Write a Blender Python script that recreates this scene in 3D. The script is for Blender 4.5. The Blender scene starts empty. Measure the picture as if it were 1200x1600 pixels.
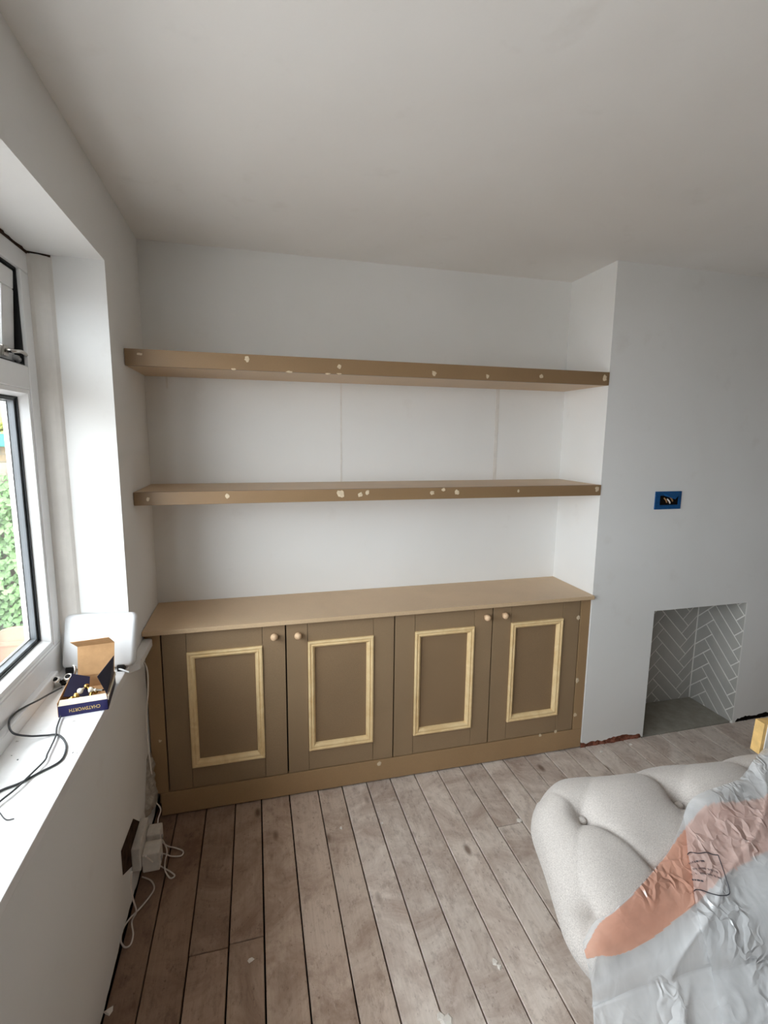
import bpy, bmesh, math, random
from mathutils import Vector, Matrix, noise

# ------------------------------------------------------------------ camera, sky, exposure
SC = bpy.context.scene
COL = SC.collection
CAM = Vector((0.4482, -2.3932, 1.6022))
FPX = 777.8
CR = Vector((0.96807596, -0.25043647, 0.01051261))
CU = Vector((0.02740014, 0.14741931, 0.98869448))
CF = Vector((0.24915492, 0.95684331, -0.14957508))
cd = bpy.data.cameras.new('camera')
cd.sensor_fit = 'HORIZONTAL'; cd.sensor_width = 36.0; cd.lens = FPX / 1200 * 36.0
cd.clip_start = 0.02; cd.clip_end = 200
cam = bpy.data.objects.new('camera', cd); COL.objects.link(cam)
cam.matrix_world = Matrix(((CR.x, CU.x, -CF.x, CAM.x), (CR.y, CU.y, -CF.y, CAM.y), (CR.z, CU.z, -CF.z, CAM.z), (0, 0, 0, 1)))
SC.camera = cam

world = bpy.data.worlds.new('overcast_sky'); SC.world = world
world.use_nodes = True
bg = world.node_tree.nodes['Background']
# evenly white overcast sky
bg.inputs['Strength'].default_value = 5.8
bg.inputs['Color'].default_value = (0.875, 0.945, 1.0, 1)

def portal(name, loc, rot, sx, sy):
    ld = bpy.data.lights.new(name, 'AREA'); ld.shape = 'RECTANGLE'; ld.size = sx; ld.size_y = sy
    ld.cycles.is_portal = True
    o = bpy.data.objects.new(name, ld); COL.objects.link(o); o.location = loc; o.rotation_euler = rot
    return o
portal('window_portal', (-0.30, -2.06, 1.46), (0, -math.pi / 2, 0), 1.40, 3.08)

vs = SC.view_settings
vs.view_transform = 'Standard'; vs.look = 'None'; vs.exposure = 1.06; vs.gamma = 1.0
vs.use_curve_mapping = False
SC.cycles.max_bounces = 10; SC.cycles.diffuse_bounces = 8; SC.cycles.glossy_bounces = 4
SC.cycles.transparent_max_bounces = 24; SC.cycles.transmission_bounces = 6
SC.cycles.use_denoising = True
SC.cycles.sample_clamp_indirect = 6.0
SC.cycles.caustics_reflective = False; SC.cycles.caustics_refractive = False

def un(u, v, ax, val):
    """photograph pixel -> point of the room on the plane axis=val"""
    d = CR * ((u - 600) / FPX) - CU * ((v - 800) / FPX) + CF
    t = (val - CAM[ax]) / d[ax]
    return CAM + d * t

# ------------------------------------------------------------------ materials
def s2l(c):
    return tuple(((x / 255) / 12.92 if x / 255 <= 0.04045 else ((x / 255 + 0.055) / 1.055) ** 2.4) for x in c)

class NT:
    def __init__(self, name):
        self.m = bpy.data.materials.new(name); self.m.use_nodes = True
        self.t = self.m.node_tree; self.n = self.t.nodes; self.b = self.n['Principled BSDF']
        self.out = self.n['Material Output']
    def new(self, t, **kw):
        nd = self.n.new(t)
        for k, v in kw.items():
            if k.startswith('i_'):
                key = k[2:]
                nd.inputs[int(key) if key.isdigit() else key.replace('_', ' ')].default_value = v
            else: setattr(nd, k, v)
        return nd
    def link(self, a, b): self.t.links.new(a, b)
    def coord(self, scale=(1, 1, 1), kind='Object', rand=0.0, rot=(0, 0, 0)):
        tc = self.new('ShaderNodeTexCoord'); mp = self.new('ShaderNodeMapping')
        mp.inputs['Scale'].default_value = scale; mp.inputs['Rotation'].default_value = rot
        src = tc.outputs[kind]
        if rand:
            oi = self.new('ShaderNodeObjectInfo')
            ml = self.new('ShaderNodeMath', operation='MULTIPLY'); ml.inputs[1].default_value = rand
            self.link(oi.outputs['Random'], ml.inputs[0])
            va = self.new('ShaderNodeVectorMath', operation='ADD')
            self.link(src, va.inputs[0]); self.link(ml.outputs[0], va.inputs[1]); src = va.outputs[0]
        self.link(src, mp.inputs['Vector']); return mp.outputs[0]
    def noise(self, vec, scale, detail=4, rough=0.55, dist=0.0):
        nd = self.new('ShaderNodeTexNoise'); nd.inputs['Scale'].default_value = scale
        nd.inputs['Detail'].default_value = detail; nd.inputs['Roughness'].default_value = rough
        nd.inputs['Distortion'].default_value = dist
        self.link(vec, nd.inputs['Vector']); return nd.outputs['Fac']
    def ramp(self, fac, stops):
        nd = self.new('ShaderNodeValToRGB'); cr = nd.color_ramp
        while len(cr.elements) < len(stops): cr.elements.new(0.5)
        for e, (p, c) in zip(cr.elements, stops):
            e.position = p; e.color = (*c, 1) if len(c) == 3 else c
        self.link(fac, nd.inputs[0]); return nd.outputs[0]
    def mix(self, fac, a, b, mode='MIX'):
        nd = self.new('ShaderNodeMix', data_type='RGBA', blend_type=mode)
        for s, v in ((0, fac), (6, a), (7, b)):
            if isinstance(v, (int, float)): nd.inputs[s].default_value = v
            elif isinstance(v, tuple): nd.inputs[s].default_value = (*v, 1) if len(v) == 3 else v
            else: self.link(v, nd.inputs[s])
        return nd.outputs[2]
    def bump(self, h, strength=0.3, dist=0.005):
        nd = self.new('ShaderNodeBump'); nd.inputs['Strength'].default_value = strength
        nd.inputs['Distance'].default_value = dist
        self.link(h, nd.inputs['Height']); self.link(nd.outputs[0], self.b.inputs['Normal'])
    def set(self, col=None, rough=0.6, spec=0.3, metal=0.0):
        if col is not None:
            if isinstance(col, tuple): self.b.inputs['Base Color'].default_value = (*col, 1)
            else: self.link(col, self.b.inputs['Base Color'])
        self.b.inputs['Roughness'].default_value = rough
        self.b.inputs['Specular IOR Level'].default_value = spec
        self.b.inputs['Metallic'].default_value = metal

M = {}
def plain(name, rgb, rough=0.5, spec=0.4, metal=0.0, var=0.06, scale=30, bump=0.0):
    t = NT(name); c = s2l(rgb)
    v = t.coord(); nz = t.noise(v, scale)
    col = t.ramp(nz, [(0.3, tuple(x * (1 - var) for x in c)), (0.7, tuple(min(1, x * (1 + var)) for x in c))])
    t.set(col, rough, spec, metal)
    if bump: t.bump(nz, bump, 0.003)
    M[name] = t.m; return t.m

def mat_paint(name, rgb, rgb2, rough=0.75):
    t = NT(name); v = t.coord()
    a = t.noise(v, 1.3, 3, 0.5, 0.6); b = t.noise(v, 70, 3, 0.6); c = t.noise(v, 7, 4, 0.6)
    col = t.ramp(a, [(0.35, s2l(rgb)), (0.68, s2l(rgb2))])
    col = t.mix(t.ramp(c, [(0.62, (0, 0, 0)), (0.8, (0.22, 0.22, 0.22))]), col, s2l((205, 200, 193)))
    t.set(col, rough, 0.25); t.bump(b, 0.12, 0.002); M[name] = t.m; return t.m
mat_paint('plaster_white', (233, 233, 232), (228, 228, 226))
mat_paint('bare_plaster', (166, 164, 161), (154, 152, 149))
mat_paint('ceiling_white', (238, 237, 235), (233, 231, 228))
plain('window_upvc', (240, 241, 242), 0.25, 0.5, var=0.01)
plain('old_trim', (226, 222, 216), 0.5, 0.3, var=0.05, scale=14)
plain('black_gasket', (16, 17, 20), 0.6)
plain('spacer_grey', (84, 90, 96), 0.4, 0.5)
plain('dirty_masonry', (66, 50, 42), 0.95, 0.1, var=0.5, scale=30, bump=0.6)
plain('dark_gap', (22, 17, 14), 0.95, 0.1)

def mat_sill():
    t = NT('sill_paint'); v = t.coord()
    n1 = t.noise(v, 9, 4, 0.6); n2 = t.noise(v, 55, 2, 0.5)
    col = t.ramp(n1, [(0.3, s2l((240, 240, 240))), (0.75, s2l((226, 225, 224)))])
    col = t.mix(t.ramp(n2, [(0.70, (0, 0, 0)), (0.76, (0.75, 0.75, 0.75))]), col, s2l((150, 142, 135)))
    t.set(col, 0.45, 0.4); t.bump(n1, 0.1, 0.002); M['sill_paint'] = t.m
mat_sill()

def mat_mdf(name, rgb, rough=0.42):
    t = NT(name); v = t.coord(rand=7.0)
    a = t.noise(v, 3.0, 4, 0.6, 0.4); f = t.noise(v, 420, 2, 0.6); sc = t.noise(t.coord((2, 2, 14), rand=3.0), 6, 5, 0.7, 1.2)
    c = s2l(rgb)
    col = t.ramp(a, [(0.3, tuple(x * 0.90 for x in c)), (0.7, tuple(x * 1.08 for x in c))])
    col = t.mix(0.35, col, t.ramp(f, [(0.3, tuple(x * 0.72 for x in c)), (0.7, tuple(x * 1.2 for x in c))]))
    col = t.mix(t.ramp(sc, [(0.66, (0, 0, 0)), (0.80, (0.3, 0.3, 0.3))]), col, tuple(x * 0.6 for x in c))
    t.set(col, rough, 0.5); t.bump(f, 0.05, 0.001); M[name] = t.m
mat_mdf('mdf_board', (144, 116, 84))
mat_mdf('mdf_frame', (164, 134, 98))
mat_mdf('mdf_face', (204, 177, 143))
mat_mdf('mdf_primed_door', (148, 124, 95), 0.6)
mat_mdf('mdf_panel', (142, 117, 88), 0.6)

def mat_wood(name, light, dark, scale=(6, 60, 60), rough=0.5):
    t = NT(name); v = t.coord(scale, rand=9.0)
    g = t.noise(v, 1.2, 5, 0.6, 1.2)
    col = t.ramp(g, [(0.3, s2l(dark)), (0.62, s2l(light))])
    t.set(col, rough, 0.35); M[name] = t.m
mat_wood('pine_moulding', (238, 212, 164), (222, 190, 138), (10, 10, 10))
mat_wood('beech_knob', (232, 200, 164), (214, 178, 140), (30, 30, 8))
plain('filler', (214, 196, 168), 0.9, 0.1, var=0.1, scale=120)

def mat_plank(name='weathered_floorboard', tint=None):
    t = NT(name)
    v = t.coord((26, 1.6, 10), rand=23.0); iso = t.coord((1, 1, 1), rand=23.0)
    g = t.noise(v, 2.2, 7, 0.65, 0.8); g2 = t.noise(t.coord((90, 3, 10), rand=11.0), 2.0, 4, 0.6)
    base = t.ramp(g, [(0.25, s2l((212, 199, 187))), (0.5, s2l((224, 213, 203))), (0.8, s2l((233, 223, 214)))])
    base = t.mix(0.20, base, t.ramp(g2, [(0.3, s2l((160, 140, 127))), (0.7, s2l((224, 210, 199)))]), 'MIX')
    st = t.noise(iso, 4.0, 6, 0.7, 0.9)
    base = t.mix(t.ramp(st, [(0.42, (0, 0, 0)), (0.66, (0.85, 0.85, 0.85))]), base, s2l((170, 150, 137)))
    dirt = t.noise(t.coord((1.6, 0.8, 1), rand=17.0), 20.0, 5, 0.72)
    base = t.mix(t.ramp(dirt, [(0.52, (0, 0, 0)), (0.74, (0.55, 0.55, 0.55))]), base, s2l((126, 106, 94)))
    speck = t.noise(t.coord((1.5, 0.7, 1), rand=5.0), 75.0, 3, 0.6)
    base = t.mix(t.ramp(speck, [(0.62, (0, 0, 0)), (0.74, (0.55, 0.55, 0.55))]), base, s2l((120, 100, 88)))
    chalk = t.noise(iso, 9.0, 5, 0.72, 0.4)
    base = t.mix(t.ramp(chalk, [(0.58, (0, 0, 0)), (0.72, (0.5, 0.5, 0.5))]), base, s2l((236, 226, 218)))
    vo = t.new('ShaderNodeTexVoronoi', feature='F1'); vo.inputs['Scale'].default_value = 1.0
    t.link(t.coord((7, 3.2, 1), rand=31.0), vo.inputs['Vector'])
    kn = t.ramp(vo.outputs['Distance'], [(0.05, (0.8, 0.8, 0.8)), (0.12, (0, 0, 0))])
    base = t.mix(kn, base, s2l((112, 90, 76)))
    oi = t.new('ShaderNodeObjectInfo')
    hs = t.new('ShaderNodeHueSaturation'); t.link(base, hs.inputs['Color'])
    mr = t.new('ShaderNodeMapRange'); mr.inputs[3].default_value = 0.92; mr.inputs[4].default_value = 1.04
    t.link(oi.outputs['Random'], mr.inputs[0]); t.link(mr.outputs[0], hs.inputs['Value'])
    t.set(hs.outputs[0] if tint is None else t.mix(0.85, hs.outputs[0], s2l(tint), 'MULTIPLY'), 0.7, 0.25)
    t.bump(g, 0.15, 0.003); M[name] = t.m
mat_plank()
# boards by the window wall: old brown varnish plus painted-in shade, fading board by board
VARNISH_SHADE = [(152, 120, 96), (158, 127, 103), (182, 157, 138), (200, 179, 162), (218, 202, 188), (230, 217, 206), (240, 231, 223)]
for _k, _c in enumerate(VARNISH_SHADE): mat_plank('varnish_shade_floorboard_%d' % _k, _c)

def mat_fabric():
    t = NT('grey_tweed'); v = t.coord()
    a = t.noise(t.coord((1, 6, 1)), 330, 2, 0.6); b = t.noise(t.coord((6, 1, 1)), 300, 2, 0.6); c = t.noise(v, 620, 2, 0.5)
    mx = t.mix(0.5, a, b)
    col = t.ramp(mx, [(0.34, s2l((150, 143, 138))), (0.5, s2l((194, 187, 181))), (0.66, s2l((220, 214, 208)))])
    t.set(col, 0.95, 0.1); t.bump(mx, 0.35, 0.0015)
    t.b.inputs['Sheen Weight'].default_value = 0.25
    M['grey_tweed'] = t.m
mat_fabric()

def mat_glass():
    t = NT('window_glass')
    tr = t.new('ShaderNodeBsdfTransparent'); tr.inputs[0].default_value = (0.97, 0.97, 0.965, 1)
    gl = t.new('ShaderNodeBsdfGlossy'); gl.inputs['Roughness'].default_value = 0.02
    lw = t.new('ShaderNodeLayerWeight'); lw.inputs[0].default_value = 0.5
    pw = t.new('ShaderNodeMath', operation='POWER'); pw.inputs[1].default_value = 4.0; t.link(lw.outputs['Facing'], pw.inputs[0])
    fr = t.new('ShaderNodeMath', operation='MULTIPLY_ADD'); fr.inputs[1].default_value = 0.35; fr.inputs[2].default_value = 0.04
    t.link(pw.outputs[0], fr.inputs[0])
    mx = t.new('ShaderNodeMixShader'); t.link(fr.outputs[0], mx.inputs[0])
    t.link(tr.outputs[0], mx.inputs[1]); t.link(gl.outputs[0], mx.inputs[2]); t.link(mx.outputs[0], t.out.inputs[0])
    M['window_glass'] = t.m
mat_glass()

def mat_plastic():
    t = NT('polythene_sheet'); v = t.coord()
    at = t.new('ShaderNodeAttribute', attribute_name='stripe')
    n2 = t.noise(t.coord((1, 1, 0.35)), 9, 3, 0.6, 1.5)
    # crinkles: distorted ridges, strong only in patches
    w = t.noise(v, 16, 2, 0.5); wv = t.new('ShaderNodeVectorMath', operation='MULTIPLY_ADD')
    t.link(w, wv.inputs[0]); wv.inputs[1].default_value = (0.10, 0.10, 0.10); t.link(v, wv.inputs[2])
    vo = t.new('ShaderNodeTexVoronoi', feature='DISTANCE_TO_EDGE'); vo.inputs['Scale'].default_value = 22.0
    t.link(wv.outputs[0], vo.inputs['Vector'])
    cr = t.ramp(vo.outputs['Distance'], [(0.0, (1, 1, 1)), (0.35, (0, 0, 0))])
    patch = t.ramp(t.noise(v, 5.5, 2, 0.5), [(0.50, (0.06, 0.06, 0.06)), (0.64, (1, 1, 1))])
    hgt = t.mix(1.0, cr, patch, 'MULTIPLY')
    bp = t.new('ShaderNodeBump'); bp.inputs['Strength'].default_value = 0.9; bp.inputs['Distance'].default_value = 0.008
    t.link(hgt, bp.inputs['Height'])
    col = t.mix(at.outputs['Fac'], s2l((250, 252, 254)), s2l((240, 184, 160)))
    df = t.new('ShaderNodeBsdfDiffuse'); t.link(col, df.inputs[0]); t.link(bp.outputs[0], df.inputs['Normal'])
    tl = t.new('ShaderNodeBsdfTranslucent'); t.link(col, tl.inputs[0])
    dm = t.new('ShaderNodeMixShader'); dm.inputs[0].default_value = 0.15; t.link(df.outputs[0], dm.inputs[1]); t.link(tl.outputs[0], dm.inputs[2])
    tr = t.new('ShaderNodeBsdfTransparent')
    t.link(t.mix(at.outputs['Fac'], (0.97, 0.975, 0.98), s2l((250, 208, 188))), tr.inputs[0])
    ml = t.new('ShaderNodeMath', operation='MULTIPLY_ADD'); t.link(n2, ml.inputs[0]); ml.inputs[1].default_value = 0.45; ml.inputs[2].default_value = 0.10
    pa_ = t.new('ShaderNodeAttribute', attribute_name='plies')
    ml2 = t.new('ShaderNodeMath', operation='MULTIPLY_ADD'); t.link(pa_.outputs['Fac'], ml2.inputs[0]); ml2.inputs[1].default_value = 0.46; t.link(ml.outputs[0], ml2.inputs[2])
    ml = ml2
    ad = t.new('ShaderNodeMath', operation='MULTIPLY_ADD'); t.link(at.outputs['Fac'], ad.inputs[0]); ad.inputs[1].default_value = 0.30; t.link(ml.outputs[0], ad.inputs[2])
    m1 = t.new('ShaderNodeMixShader'); t.link(ad.outputs[0], m1.inputs[0]); t.link(tr.outputs[0], m1.inputs[1]); t.link(dm.outputs[0], m1.inputs[2])
    gl = t.new('ShaderNodeBsdfGlossy'); gl.inputs['Roughness'].default_value = 0.17; t.link(bp.outputs[0], gl.inputs['Normal'])
    lw = t.new('ShaderNodeLayerWeight'); lw.inputs[0].default_value = 0.5; t.link(bp.outputs[0], lw.inputs['Normal'])
    pw = t.new('ShaderNodeMath', operation='POWER'); pw.inputs[1].default_value = 3.0; t.link(lw.outputs['Facing'], pw.inputs[0])
    fr = t.new('ShaderNodeMath', operation='MULTIPLY_ADD'); fr.inputs[1].default_value = 0.4; fr.inputs[2].default_value = 0.11; t.link(pw.outputs[0], fr.inputs[0])
    m2 = t.new('ShaderNodeMixShader'); t.link(fr.outputs[0], m2.inputs[0]); t.link(m1.outputs[0], m2.inputs[1]); t.link(gl.outputs[0], m2.inputs[2])
    t.link(m2.outputs[0], t.out.inputs[0])
    M['polythene_sheet'] = t.m
mat_plastic()

def mat_brick(name, c1, c2, mortar, scale, rot=(math.pi / 2, 0, 0)):
    t = NT(name); tc = t.new('ShaderNodeTexCoord'); mp = t.new('ShaderNodeMapping'); mp.inputs['Rotation'].default_value = rot
    t.link(tc.outputs['Object'], mp.inputs[0])
    br = t.new('ShaderNodeTexBrick'); t.link(mp.outputs[0], br.inputs['Vector'])
    br.inputs['Color1'].default_value = (*s2l(c1), 1); br.inputs['Color2'].default_value = (*s2l(c2), 1)
    br.inputs['Mortar'].default_value = (*s2l(mortar), 1); br.inputs['Scale'].default_value = scale
    br.inputs['Mortar Size'].default_value = 0.02; br.inputs['Brick Width'].default_value = 0.5; br.inputs['Row Height'].default_value = 0.17
    t.set(br.outputs['Color'], 0.9, 0.1); t.bump(br.outputs['Fac'], -0.3, 0.01); M[name] = t.m
mat_brick('cream_brick', (164, 146, 118), (150, 132, 106), (140, 130, 112), 2.2)
plain('raw_brick', (132, 84, 68), 0.95, 0.1, var=0.6, scale=60, bump=0.8)
plain('raw_plaster', (170, 160, 148), 0.95, 0.1, var=0.25, scale=60, bump=0.6)
plain('tile_grey', (172, 170, 165), 0.35, 0.5, var=0.06, scale=9)
plain('grout', (226, 224, 219), 0.9, 0.1, var=0.03)
plain('concrete', (150, 146, 136), 0.9, 0.15, var=0.14, scale=18, bump=0.25)
plain('white_plastic', (226, 228, 230), 0.3, 0.5, var=0.012, scale=12)
plain('dusty_white_plastic', (206, 200, 192), 0.5, 0.4, var=0.08, scale=60)
plain('black_rubber', (18, 18, 20), 0.5)
plain('dark_cable', (62, 64, 66), 0.5)
plain('white_cable', (228, 220, 212), 0.5)
plain('kraft_card', (192, 152, 110), 0.9, 0.1, var=0.07, scale=50)
plain('card_edge', (232, 222, 204), 0.9, 0.1)
plain('navy_card', (38, 36, 84), 0.5, 0.3, var=0.1)
plain('dark_navy_card', (30, 29, 52), 0.5, 0.3, var=0.1)
plain('gold_print', (206, 176, 112), 0.4, 0.5)
plain('brass', (214, 172, 92), 0.25, 0.5, metal=1.0)
plain('chrome', (210, 206, 202), 0.2, 0.5, metal=1.0)
plain('blue_tape', (12, 76, 130), 0.35, 0.5, var=0.2, scale=40)
plain('copper_wire', (150, 112, 72), 0.5, 0.3)
plain('print_ink', (58, 60, 68), 0.6)
plain('turned_foot', (66, 44, 30), 0.4)
plain('pale_timber', (222, 184, 120), 0.7, 0.2, var=0.15, scale=40)
plain('ivy_green', (92, 122, 74), 0.5, 0.4, var=0.4, scale=9)
plain('lime_leaf', (140, 146, 66), 0.5, 0.3, var=0.3, scale=25)
plain('turquoise_pot', (60, 128, 114), 0.5, 0.4)
plain('iron', (40, 38, 38), 0.6)
plain('fence_wood', (128, 118, 106), 0.9, 0.1, var=0.2, scale=20)
plain('terracotta', (150, 118, 100), 0.9, 0.1, var=0.08, scale=14)
plain('patio', (176, 170, 165), 0.9, 0.1, var=0.06, scale=6)
plain('slate', (70, 76, 88), 0.7, 0.3, var=0.2)
plain('flake_white', (226, 220, 212), 0.9, 0.1)
plain('skirting_grey', (222, 219, 214), 0.7)

# ------------------------------------------------------------------ mesh helpers
class MB:
    def __init__(s): s.v = []; s.f = []; s.mi = []
    def add(s, vs, fs, mi=0):
        o = len(s.v); s.v += [tuple(v) for v in vs]; s.f += [tuple(i + o for i in f) for f in fs]; s.mi += [mi] * len(fs); return s
    def box(s, x0, x1, y0, y1, z0, z1, mi=0):
        v = [(x, y, z) for z in (z0, z1) for y in (y0, y1) for x in (x0, x1)]
        return s.add(v, [(0, 2, 3, 1), (4, 5, 7, 6), (0, 1, 5, 4), (2, 6, 7, 3), (0, 4, 6, 2), (1, 3, 7, 5)], mi)
    def prism(s, poly, z0, z1, mi=0):
        n = len(poly); v = [(x, y, z0) for x, y in poly] + [(x, y, z1) for x, y in poly]
        f = [tuple(range(n - 1, -1, -1)), tuple(range(n, 2 * n))] + [(i, (i + 1) % n, n + (i + 1) % n, n + i) for i in range(n)]
        return s.add(v, f, mi)
    def lathe(s, prof, seg=20, mi=0, mat=None):
        vs = []
        for r, z in prof:
            for k in range(seg):
                a = 2 * math.pi * k / seg; p = Vector((r * math.cos(a), r * math.sin(a), z)); vs.append(mat @ p if mat else p)
        n = len(prof); f = [(i * seg + k, i * seg + (k + 1) % seg, (i + 1) * seg + (k + 1) % seg, (i + 1) * seg + k) for i in range(n - 1) for k in range(seg)]
        f += [tuple(range(seg - 1, -1, -1)), tuple((n - 1) * seg + k for k in range(seg))]
        return s.add(vs, f, mi)
    def tube(s, pts, r, seg=8, mi=0, sub=6):
        P = spline(pts, sub); n = len(P); vs = []; up = Vector((0, 0, 1)); prev = None
        for i, p in enumerate(P):
            t = (P[min(i + 1, n - 1)] - P[max(i - 1, 0)])
            if t.length < 1e-9: t = Vector((0, 0, 1))
            t.normalize()
            a = prev if prev is not None else (up if abs(t.z) < 0.9 else Vector((1, 0, 0)))
            a = a - t * a.dot(t)
            if a.length < 1e-6: a = t.orthogonal()
            a.normalize(); prev = a; b = t.cross(a)
            for k in range(seg):
                th = 2 * math.pi * k / seg; vs.append(p + a * (r * math.cos(th)) + b * (r * math.sin(th)))
        f = [(i * seg + k, i * seg + (k + 1) % seg, (i + 1) * seg + (k + 1) % seg, (i + 1) * seg + k) for i in range(n - 1) for k in range(seg)]
        f += [tuple(range(seg - 1, -1, -1)), tuple((n - 1) * seg + k for k in range(seg))]
        return s.add(vs, f, mi)
    def build(s, name, mat, parent=None, bevel=0.0, smooth=False, loc=None, segs=2):
        me = bpy.data.meshes.new(name); me.from_pydata(s.v, [], s.f)
        for m in (mat if isinstance(mat, (list, tuple)) else [mat]): me.materials.append(M[m])
        for p, i in zip(me.polygons, s.mi): p.material_index = i
        bm = bmesh.new(); bm.from_mesh(me)
        bmesh.ops.recalc_face_normals(bm, faces=bm.faces)
        if bevel:
            es = [e for e in bm.edges if len(e.link_faces) == 2 and e.calc_face_angle(0) > 0.5]
            bmesh.ops.bevel(bm, geom=es, offset=bevel, segments=segs, profile=0.6, affect='EDGES', clamp_overlap=True)
        if loc is not None: bmesh.ops.translate(bm, vec=-Vector(loc), verts=bm.verts)
        bm.to_mesh(me); bm.free()
        if smooth:
            for p in me.polygons: p.use_smooth = True
        o = bpy.data.objects.new(name, me); COL.objects.link(o)
        if loc is not None: o.location = loc
        if parent is not None: adopt(o, parent)
        return o

def adopt(o, parent):
    # children are built in world coordinates: keep them where they are
    mw = world_of(parent)
    o.parent = parent; o.matrix_parent_inverse = mw.inverted()
def world_of(o):
    m = Matrix.LocRotScale(o.location, o.rotation_euler, o.scale)
    if o.parent: return world_of(o.parent) @ o.matrix_parent_inverse @ m
    return m
def spline(pts, sub=6):
    P = [Vector(p) for p in pts]
    if len(P) < 3 or sub <= 1: return P
    out = []
    for i in range(len(P) - 1):
        p0 = P[max(i - 1, 0)]; p1 = P[i]; p2 = P[i + 1]; p3 = P[min(i + 2, len(P) - 1)]
        for k in range(sub):
            t = k / sub
            out.append(0.5 * ((2 * p1) + (p2 - p0) * t + (2 * p0 - 5 * p1 + 4 * p2 - p3) * t * t + (3 * p1 - p0 - 3 * p2 + p3) * t ** 3))
    out.append(P[-1]); return out
def empty(name, loc=(0, 0, 0)):
    o = bpy.data.objects.new(name, None); COL.objects.link(o); o.location = loc; o.empty_display_size = 0.05; return o
def tag(o, label, cat, group=None):
    o['label'] = label; o['category'] = cat
    if group: o['group'] = group
    return o
def struct(o, label=None):
    o['kind'] = 'structure'
    if label: o['label'] = label
    return o
def box(name, x0, x1, y0, y1, z0, z1, mat, parent=None, bevel=0.0015):
    return MB().box(x0, x1, y0, y1, z0, z1).build(name, mat, parent, bevel)
rnd = random.Random(7)
H = 2.4; W = 2.0605; YC = -0.342; XR = 5.4; YN = -4.4

# ------------------------------------------------------------------ room shell
def panel(name, mat, us, vs, holes, place, thick, jit=None):
    """a wall as one connected slab with openings; place(u, v, d) -> point, d = depth behind the face"""
    mb = MB(); nu, nv = len(us), len(vs)
    def solid(i, j):
        if i < 0 or j < 0 or i >= nu - 1 or j >= nv - 1: return False
        cu, cv = (us[i] + us[i + 1]) / 2, (vs[j] + vs[j + 1]) / 2
        return not any(a < cu < b and c < cv < d for a, b, c, d in holes)
    idx = {}; V = []
    def vid(i, j, d):
        if (i, j, d) not in idx:
            u, v = us[i], vs[j]
            if jit: v += jit(u, j)
            idx[(i, j, d)] = len(V); V.append(place(u, v, thick if d else 0))
        return idx[(i, j, d)]
    F = []
    for i in range(nu - 1):
        for j in range(nv - 1):
            if not solid(i, j): continue
            F.append((vid(i, j, 0), vid(i + 1, j, 0), vid(i + 1, j + 1, 0), vid(i, j + 1, 0)))
            F.append((vid(i, j, 1), vid(i, j + 1, 1), vid(i + 1, j + 1, 1), vid(i + 1, j, 1)))
            for (di, dj, a, b) in ((-1, 0, (i, j), (i, j + 1)), (1, 0, (i + 1, j), (i + 1, j + 1)), (0, -1, (i, j), (i + 1, j)), (0, 1, (i, j + 1), (i + 1, j + 1))):
                if not solid(i + di, j + dj):
                    F.append((vid(*a, 0), vid(*b, 0), vid(*b, 1), vid(*a, 1)))
    mb.add(V, F)
    return mb.build(name, mat)
def frange(a, b, st):
    n = max(1, int(round((b - a) / st))); return [a + (b - a) * i / n for i in range(n + 1)]

WY0, WY1, WZ0, WZ1 = -3.60, -0.522, 0.772, 2.1525     # window opening
def jl(u, j):
    if j: return 0
    return 0.016 * noise.noise((u * 7, 0.3, 0)) + 0.010 * noise.noise((u * 31, 1.3, 0))
us = sorted(set([round(x, 4) for x in frange(YN - 0.1, 0.0, 0.02)] + [WY0, WY1]))
wl = panel('wall_left', 'plaster_white', us, [0.018, 0.3, WZ0, WZ1, H + 0.1], [(WY0, WY1, WZ0, WZ1)], lambda u, v, d: (-d, u, v), 0.30, jl)
struct(wl, 'white plastered wall holding the window')
MB().box(-0.29, -0.012, YN, -0.05, -0.06, 0.10).build('rough_wall_base', 'dirty_masonry', wl)
MB().box(-0.80, -0.301, YN - 0.3, 0.4, 2.42, 2.56).build('added_sky_blocker', 'old_trim', wl)  # unseen overhang, added to hold high sky light off the sill and reveal
wb = MB().box(-0.3, XR + 0.1, 0.0, 0.12, -0.1, H + 0.1).build('wall_alcove_back', 'plaster_white'); struct(wb, 'white plastered back wall of the alcove')
for i, (px, w, z0, z1) in enumerate(((533, 0.004, 1.36, 1.86), (775, 0.010, 1.36, 1.86), (265, 0.004, 1.80, 1.86))):
    p = un(px, 680, 1, 0.0)
    MB().box(p.x - w, p.x + w, -0.0012, 0.002, z0, z1).build('plaster_joint', 'skirting_grey', wb, 0.0005)
wr = MB().box(XR, XR + 0.12, YN, 0, -0.1, H + 0.1).build('wall_right', 'bare_plaster'); struct(wr)
wn = MB().box(-0.3, XR + 0.1, YN - 0.12, YN, -0.1, H + 0.1).build('wall_near', 'bare_plaster'); struct(wn)
ce = MB().box(-0.3, XR + 0.1, YN - 0.1, 0.1, H, H + 0.12).build('ceiling', 'ceiling_white'); struct(ce, 'plain white plastered ceiling')

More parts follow.
